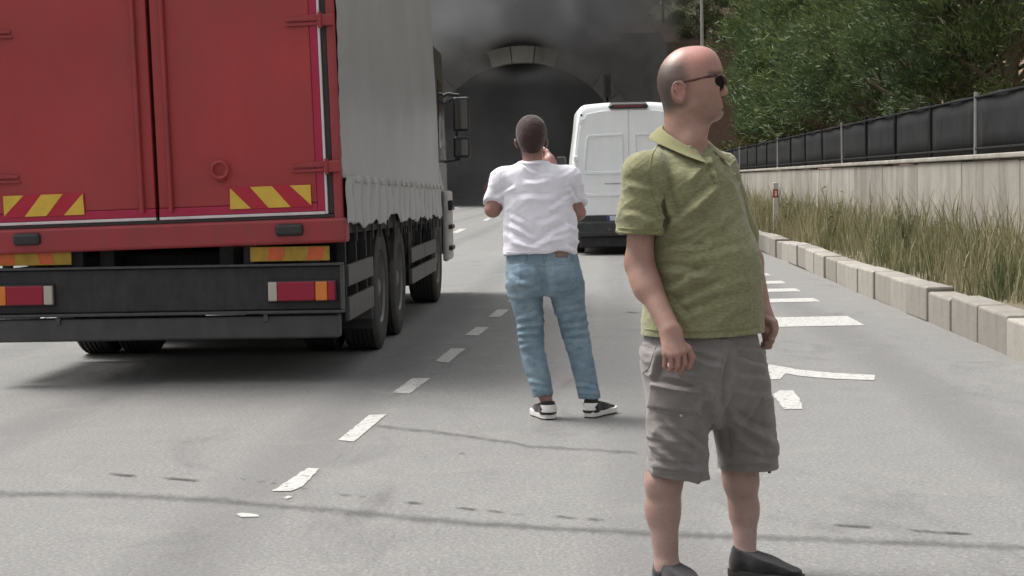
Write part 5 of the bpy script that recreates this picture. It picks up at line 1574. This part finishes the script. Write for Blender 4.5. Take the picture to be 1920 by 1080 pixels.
    # -------- socks and shoes
    for (a, g_, yw) in ((aR, gR, R(-62)), (aL, gL, R(-38))):
        top = Vector(a); bot = Vector((g_.x, g_.y, .06))
        ax = (top - bot).normalized(); r = .0415 if a is aR else .0385
        sk = MB().loft([[bot + (top - bot) * u + Vector((math.cos(k * .3927) * rr_, math.sin(k * .3927) * rr_, 0)) - Vector(org) for k in range(16)] for u, rr_ in ((-.2, r * 1.02), (.4, r * .99), (.85, r), (.92, r * 1.03), (.99, r * 1.03), (1.0, r * .97))])
        sk.build("sock", M['sock'], t, smooth=True)
        ff = Vector((math.cos(yw), math.sin(yw), 0))
        shoe(t, org, g_ - ff * .058, yw, .275, .102, .090, (M['shoe_black'], M['sole_dark']), .028)
    # -------- sunglasses
    sg = bpy.data.objects.new("sunglasses", None); link(sg, t); sg.empty_display_size = .03
    for s in (-1, 1):
        y = s * .074
        MB().tube([Vector(q(1268, 163, y * 1.06)) - org, Vector(q(1274, 155, y * 1.08)) - org, Vector(q(1300, 150, y * 1.06)) - org, Vector(q(1330, 143, y * .98)) - org, Vector(q(1343, 141, y * .80)) - org], [.0028, .0034, .0040, .0048, .0062], 8).build("temple", M['frame'], sg, smooth=True)
        # lens with rim, wrapped a little round the face
        cx = Vector(q(1349, 155, s * .035)); nrm = Vector((1, s * .80, -.06)).normalized(); u = Vector((-s * .80, 1, 0)).normalized(); w = nrm.cross(u).normalized()
        if w.z < 0: w = -w
        outl = [(.0315 * math.cos(a) * (1 - .10 * max(0, -math.sin(a))), .0240 * (abs(math.sin(a)) ** .8) * (1 if math.sin(a) > 0 else -1)) for a in np.linspace(0, 2 * math.pi, 28, endpoint=False)]
        ring = lambda k, o_: [cx + u * (a * k) + w * (b_ * k) + nrm * (o_ - 4.0 * (a * k) ** 2) - Vector(org) for a, b_ in outl]
        MB().loft([ring(.93, -.0012), ring(.95, .0014)]).build("lens", M['lens'], sg, smooth=True)
        MB().loft([ring(.90, .0034), ring(1.14, .0034), ring(1.14, -.0034), ring(.90, -.0034), ring(.90, .0034)], caps=False).build("rim", M['frame'], sg, smooth=True)
    MB().tube([Vector(q(1351, 148, -.010)) - org, Vector(q(1354, 146, 0)) - org, Vector(q(1351, 148, .010)) - org], .0028, 8).build("bridge", M['frame'], sg, smooth=True)
man_polo()

# ------------------------------------------------------------------ man in the white T-shirt, seen from behind
def man_white():
    D0 = 9.64
    q = lambda px, py, dy=0.0: np.array(P(px, py, D0 + dy))
    org = Vector(q(1060, 788, 0)); org.z = 0
    Lv, Fv = V3(1, 0, 0), V3(0, 1, 0)
    t = thing("person", "man in a white T-shirt and blue jeans seen from behind filming with a phone", "person", org)
    f = Field(q(895, 800, -.28), q(1160, 205, .62), .0062)
    # head
    f.ell(q(996, 252, .01), (.079, .096, .104), k=.01)
    f.ell(q(996, 262, -.03), (.066, .062, .075), k=.03)
    f.cone(q(996, 270, .05), q(996, 284, .075), .058, .045, k=.03)
    f.cone(q(996, 288, .09), q(996, 290, .095), .026, k=.02)
    f.ell(q(996, 270, .118), (.012, .02, .014), k=.012)                      # nose
    for s in (-1, 1):
        f.ell(q(996 + s * 28.5, 269, .015), (.010, .019, .030), Matrix.Rotation(s * R(12), 3, 'Y'), k=.006)
    f.cone(q(997, 278, -.012), q(999, 318, .012), .060, .050, k=.02)
    f.cone(q(990, 328, .01), q(950, 344, .01), .03, .04, k=.02); f.cone(q(1008, 328, .01), q(1058, 344, .01), .03, .04, k=.02)
    # trunk
    f.cone(q(1005, 365, .02), q(1010, 400, .03), .09, .10, k=.04); f.cone(q(1010, 400, .03), q(1015, 480, .03), .11, .12, k=.05)
    # arms: elbows out, forearms forward and up to the phone
    f.cone(q(942, 345, .02), q(924, 392, .05), .044, .044, k=.03)
    f.cone(q(924, 393, .05), q(965, 345, .30), .043, .031, k=.02)
    f.cone(q(1066, 345, .02), q(1083, 398, .06), .044, .044, k=.03)
    f.cone(q(1083, 399, .06), q(1038, 318, .26), .043, .030, k=.02)
    # right hand beside the face, holding the phone
    wr = q(1037, 316, .262)
    kn = [q(1026, 288, .285), q(1031, 291, .272), q(1034, 296, .262), q(1035, 302, .256)]
    for i, kk in enumerate(kn):
        f.cone(wr, kk, .021, .013, k=.014)
        finger(f, [kk, kk + V3(-.012, .012, .030 - i * .004), kk + V3(-.030, .030, .036 - i * .004), kk + V3(-.040, .044, .026 - i * .004)], .0100, .0082, k=.003)
    finger(f, [q(1031, 308, .262), q(1020, 300, .27), q(1016, 288, .275)], .0135, .0095, k=.006)
    f.cone(wr, q(1031, 300, .268), .028, .026, k=.02)
    # left hand under it
    wl = q(966, 343, .302)
    for i in range(4):
        kk = q(984 + i * 1.5, 328 - i * 5.0, .33)
        f.cone(wl, kk, .020, .012, k=.014); finger(f, [kk, kk + V3(.028, .012, .010), kk + V3(.050, .018, .008), kk + V3(.062, .008, .004)], .0098, .0082, k=.003)
    finger(f, [wl + V3(.01, 0, .01), q(980, 325, .305), q(990, 316, .31)], .0135, .0095, k=.006)
    # legs
    f.cone(q(990, 500, .03), q(994, 635, .05), .085, .058, k=.03); f.cone(q(994, 635, .05), q(1020, 735, .0), .056, .040, k=.03)
    f.cone(q(1045, 500, .03), q(1081, 635, .06), .085, .058, k=.03); f.cone(q(1081, 635, .06), q(1108, 735, .04), .056, .040, k=.03)
    gA, gB = Vector(q(1027, 787, -.01)), Vector(q(1113, 784, .03)); gA.z = gB.z = 0
    f.cone(q(1021, 732, .0), np.array(gA) + V3(0, 0, .06), .040, .034, k=.02); f.cone(q(1108, 732, .04), np.array(gB) + V3(0, 0, .06), .040, .034, k=.02)
    ya, yb = R(104), R(58)
    for g_, yw in ((gA, ya), (gB, yb)):
        ff = V3(math.cos(yw), math.sin(yw), 0); f.cone(np.array(g_) + V3(0, 0, .055) + ff * .02, np.array(g_) + ff * .13 + V3(0, 0, .036), .022, .014, k=.01)
    f.cone(np.array(gA) + V3(.004, -.03, .12), np.array(gA) + V3(.004, -.032, .07), .012, .016, k=.02)
    V, Q = f.mesh(2); px, py = proj(V)
    col = np.tile(V3(.33, .188, .155), (len(V), 1))
    def blend(mask, c, k=1.0):
        m = np.clip(mask, 0, 1)[:, None] * k; col[:] = col * (1 - m) + V3(*c) * m
    blend(np.exp(-((py - 292) / 9) ** 2) * (px < 1022), (.27, .135, .115), .6)
    blend(np.clip((297 - py) / 12, 0, 1) * (py < 300) * (V[:, 1] < D0 + .02), (.09, .055, .048), .75)
    blend(np.clip((py - 730) / 10, 0, 1), (.20, .105, .095), .8)
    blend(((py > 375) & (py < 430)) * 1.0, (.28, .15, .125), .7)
    skin_obj("body", V, Q, M['skin'], t, org, col)
    # hair: cropped cap with an uneven lower edge
    f = Field(q(955, 300, -.16), q(1040, 205, .18), .005)
    f.ell(q(996, 251, .01), (.0845, .0985, .1045), k=.01)
    f.ell(q(996, 243, .005), (.080, .088, .078), k=.02)
    f.ell(q(996, 262, -.03), (.068, .0640, .0775), k=.03)
    f.cone(q(997, 270, -.03), q(997, 281, -.034), .052, .048, k=.02)
    f.plane(q(996, 286, -.05), (0, .25, -1), q(955, 300, -.16), q(1040, 205, .18))
    f.plane(q(996, 262, .02), (0, .82, -.57), q(955, 300, -.16), q(1040, 205, .18))
    for s in (-1, 1): f.ell(q(996 + s * 32, 270, .012), (.030, .026, .034), k=.006, op='s')
    V, Q = f.mesh(2); N = normals(V, Q)
    V = V + N * (.0010 * vnoise(V, 160, 3) + .0012 * vnoise(V, 60, 5))[:, None]
    skin_obj("hair", V, Q, M['hair'], t, org)
    # -------- T-shirt
    f = Field(q(890, 500, -.26), q(1110, 285, .34), .0052)
    sec = lambda px, py, a, b, dy=.02: (Vector(q(px, py, dy)), a, b)
    f.cone(q(941, 338, .012), q(926, 386, .05), .068, .066, k=.03); f.cone(q(1067, 336, .012), q(1081, 386, .055), .068, .066, k=.03)
    f.plane(q(926, 383, .04), (-.32, -.5, -1), q(891, 440, -.25), q(1000, 350, .33)); f.plane(q(1082, 384, .04), (.32, -.5, -1), q(1010, 440, -.25), q(1109, 350, .33))
    f.loft([sec(1013, 492, .207, .145), sec(1013, 470, .210, .148), sec(1014, 440, .209, .146), sec(1011, 405, .199, .140), sec(1007, 375, .196, .135), sec(1004, 345, .190, .125), sec(1001, 325, .160, .105), sec(999, 306, .075, .085)], Lv, Fv, k=.01, n=2.4)
    f.cone(q(1000, 318, .0), q(944, 338, .01), .056, .066, k=.04); f.cone(q(1000, 318, .0), q(1064, 335, .01), .056, .066, k=.04)
    f.plane(q(1013, 478, 0), (.0, -.1, -1), q(891, 500, -.25), q(1108, 450, .33))
    f.ell(q(1054, 482, -.12), (.075, .08, .034), k=.02, op='s')          # hem hitched up over the belt
    V, Q = f.mesh(2)
    folds = [(985, 345, 1030, 342, 5, .006), (978, 312, 1010, 330, 4, .006), (1000, 335, 1040, 330, 4, .004), (970, 375, 1040, 372, 6, .004), (1065, 352, 1080, 378, 4, .009), (930, 372, 965, 352, 4, .007), (1055, 375, 1078, 365, 4, .006),
             (950, 420, 1000, 450, 5, .007), (948, 440, 990, 462, 5, .007), (960, 455, 1010, 468, 4, .006), (1000, 462, 1060, 445, 5, .007), (1020, 450, 1070, 425, 5, .006), (1060, 420, 1082, 436, 4, .008), (1065, 440, 1084, 455, 4, .008), (1062, 462, 1080, 474, 4, .009),
             (1010, 425, 1050, 410, 6, .004), (955, 405, 985, 425, 5, .004), (1030, 395, 1060, 380, 5, .004), (945, 395, 948, 450, 4, .005), (1075, 395, 1080, 430, 4, .008)]
    V = fold_cloth(V, Q, folds, .0035, 9, 12, wr=(.005, 6, 18, 20))
    ts = skin_obj("t_shirt", V, Q, M['white'], t, org); b = bvh_of(V, Q)
    seam("hem_stitch", b, [(949, 472), (975, 474), (1010, 472), (1030, 469)], .0022, M['white'], ts, org)
    seam("sleeve_hem", b, [(914, 376), (926, 382), (940, 384)], .0024, M['white'], ts, org)
    seam("sleeve_hem", b, [(1068, 384), (1080, 382), (1090, 376)], .0024, M['white'], ts, org)
    C = Vector(q(998, 304, -.012)); pts = [C + Vector((math.cos(a) * .070, math.sin(a) * .070, .008 * math.sin(a))) - Vector(org) for a in np.linspace(0, 2 * math.pi, 33)]
    MB().tube(pts, .0065, 8, caps=False).build("neck_rib", M['white'], ts, smooth=True)
    seam("sleeve_seam", b, [(938, 322), (934, 345), (945, 368), (950, 385)], .0016, M['white'], ts, org)
    seam("sleeve_seam", b, [(1066, 320), (1072, 345), (1066, 366), (1062, 385)], .0016, M['white'], ts, org)
    # -------- jeans
    f = Field(q(925, 765, -.28), q(1150, 450, .34), .0052)
    f.loft([sec(1016, 460, .196, .125, .03), sec(1016, 478, .201, .130, .03), sec(1019, 505, .212, .142, .025), sec(1022, 530, .217, .146, .025), sec(1022, 552, .205, .135, .03)], Lv, Fv, k=.01, n=2.3)
    for s in (-1, 1): f.ell(q(1019 + s * 30, 522, -.075), (.092, .072, .095), k=.05)
    leg = lambda pts: f.loft([(Vector(q(x, y, dy)), a, bb) for (x, y, dy, a, bb) in pts], (1, 0, 0), (0, 1, 0), k=.03, n=2.2)
    leg([(984, 530, .02, .102, .120), (987, 560, .03, .094, .112), (993, 600, .045, .079, .096), (996, 640, .05, .071, .086), (1005, 690, .03, .070, .082), (1013, 720, .012, .064, .072), (1018, 746, .0, .057, .062)])
    leg([(1056, 530, .02, .106, .122), (1064, 560, .03, .097, .114), (1073, 600, .05, .084, .098), (1082, 640, .06, .075, .087), (1093, 690, .05, .067, .080), (1100, 720, .045, .063, .072), (1106, 752, .04, .061, .066)])
    f.cone(q(1021, 475, -.135), q(1022, 556, -.13), .004, .010, k=.035, op='s')
    f.plane(q(1018, 742, 0), (.1, -.1, -1), q(960, 770, -.27), q(1060, 725, .33)); f.plane(q(1106, 749, 0), (-.12, -.1, -1), q(1064, 770, -.27), q(1149, 725, .33))
    f.cone(q(1018, 770, 0), q(1016, 728, 0), .050, .050, k=.004, op='s'); f.cone(q(1107, 775, .04), q(1104, 734, .04), .052, .052, k=.004, op='s')
    V, Q = f.mesh(2)
    folds = [(972, 600, 1015, 585, 4, .008), (970, 615, 1018, 606, 4, .010), (970, 628, 1016, 622, 4, .010), (972, 640, 1014, 640, 4, .009), (976, 652, 1012, 646, 4, .007), (960, 560, 1012, 545, 5, .005),
             (1050, 600, 1100, 588, 4, .008), (1054, 616, 1104, 606, 4, .010), (1056, 630, 1106, 622, 4, .011), (1060, 642, 1106, 640, 4, .009), (1064, 655, 1100, 648, 4, .006), (1035, 570, 1095, 560, 5, .006), (1040, 585, 1096, 574, 4, .006),
             (955, 520, 1010, 545, 5, .007), (1030, 545, 1088, 538, 5, .006), (1000, 500, 1016, 545, 5, .005), (990, 715, 1030, 722, 4, .006), (998, 728, 1034, 734, 4, .006), (1082, 722, 1120, 730, 4, .006), (1086, 736, 1122, 740, 4, .005),
             (985, 670, 1020, 690, 5, .004), (1076, 680, 1112, 700, 5, .004), (960, 535, 1000, 530, 5, .005), (975, 575, 1010, 565, 4, .006)]
    V = fold_cloth(V, Q, folds, .003, 10, 21, gain=1.2, wr=(.0075, 9, 20, 18), patches=[(989, 516, 17, 20, 6, .004, 3), (1058, 514, 19, 20, -4, .004, 3), (1016, 481, 66, 6, 0, .004, 3)])
    jeans = skin_obj("jeans", V, Q, M['denim'], t, org); b = bvh_of(V, Q)
    seam("pocket_stitch", b, [(972, 500), (974, 528), (990, 540), (1006, 530), (1007, 498), (972, 498)], .0018, M['stitch'], jeans, org)
    seam("pocket_stitch", b, [(1040, 497), (1041, 528), (1058, 538), (1077, 527), (1076, 495), (1040, 497)], .0018, M['stitch'], jeans, org)
    seam("yoke_seam", b, [(950, 494), (985, 492), (1021, 500), (1050, 492), (1085, 490)], .0018, M['stitch'], jeans, org)
    seam("seat_seam", b, [(1020, 482), (1021, 510), (1022, 545)], .002, M['stitch'], jeans, org)
    seam("cuff_stitch", b, [(1000, 736), (1016, 738), (1034, 735)], .002, M['stitch'], jeans, org)
    seam("cuff_stitch", b, [(1088, 742), (1106, 743), (1123, 740)], .002, M['stitch'], jeans, org)
    for (x0, x1) in ((1018, 1023), (985, 989), (1072, 1076)):
        seam("belt_loop", b, [((x0 + x1) / 2, 476), ((x0 + x1) / 2, 488)], .005, M['denim'], jeans, org, 6)
    pts = [stick(b, [(x, y) for x in (1042, 1048, 1054, 1060, 1065)], .004) for y in (467, 472, 477, 482)]
    if all(len(p) == 5 for p in pts):
        lp = MB().loft([[p - Vector(org) for p in r] for r in pts], closed=False).build("leather_patch", M['leather'], jeans, smooth=True)
        lp.modifiers.new("thick", 'SOLIDIFY').thickness = .003
    # shoes
    for g_, yw in ((gA, ya), (gB, yb)):
        ff = Vector((math.cos(yw), math.sin(yw), 0))
        shoe(t, org, g_ - ff * .06, yw, .285, .118, .092, (M['shoe_black'], M['sole_white'], M['sole_white']), .036)
    # phone (held, a thing of its own)
    ph = thing("smartphone", "dark smartphone held up in front of the face of the man in white", "phone", q(1018, 290, .335), (R(-8), 0, R(10)))
    MB().box(-.037, .037, -.004, .004, -.02, .135).build("case", M['phone'], ph, bevel=.004)
    MB().box(-.034, .034, -.0052, -.0042, -.016, .131).build("screen", M['screen'], ph)
    MB().box(.008, .032, .0042, .007, .095, .13).build("camera_bump", M['black'], ph, bevel=.002)
man_white()
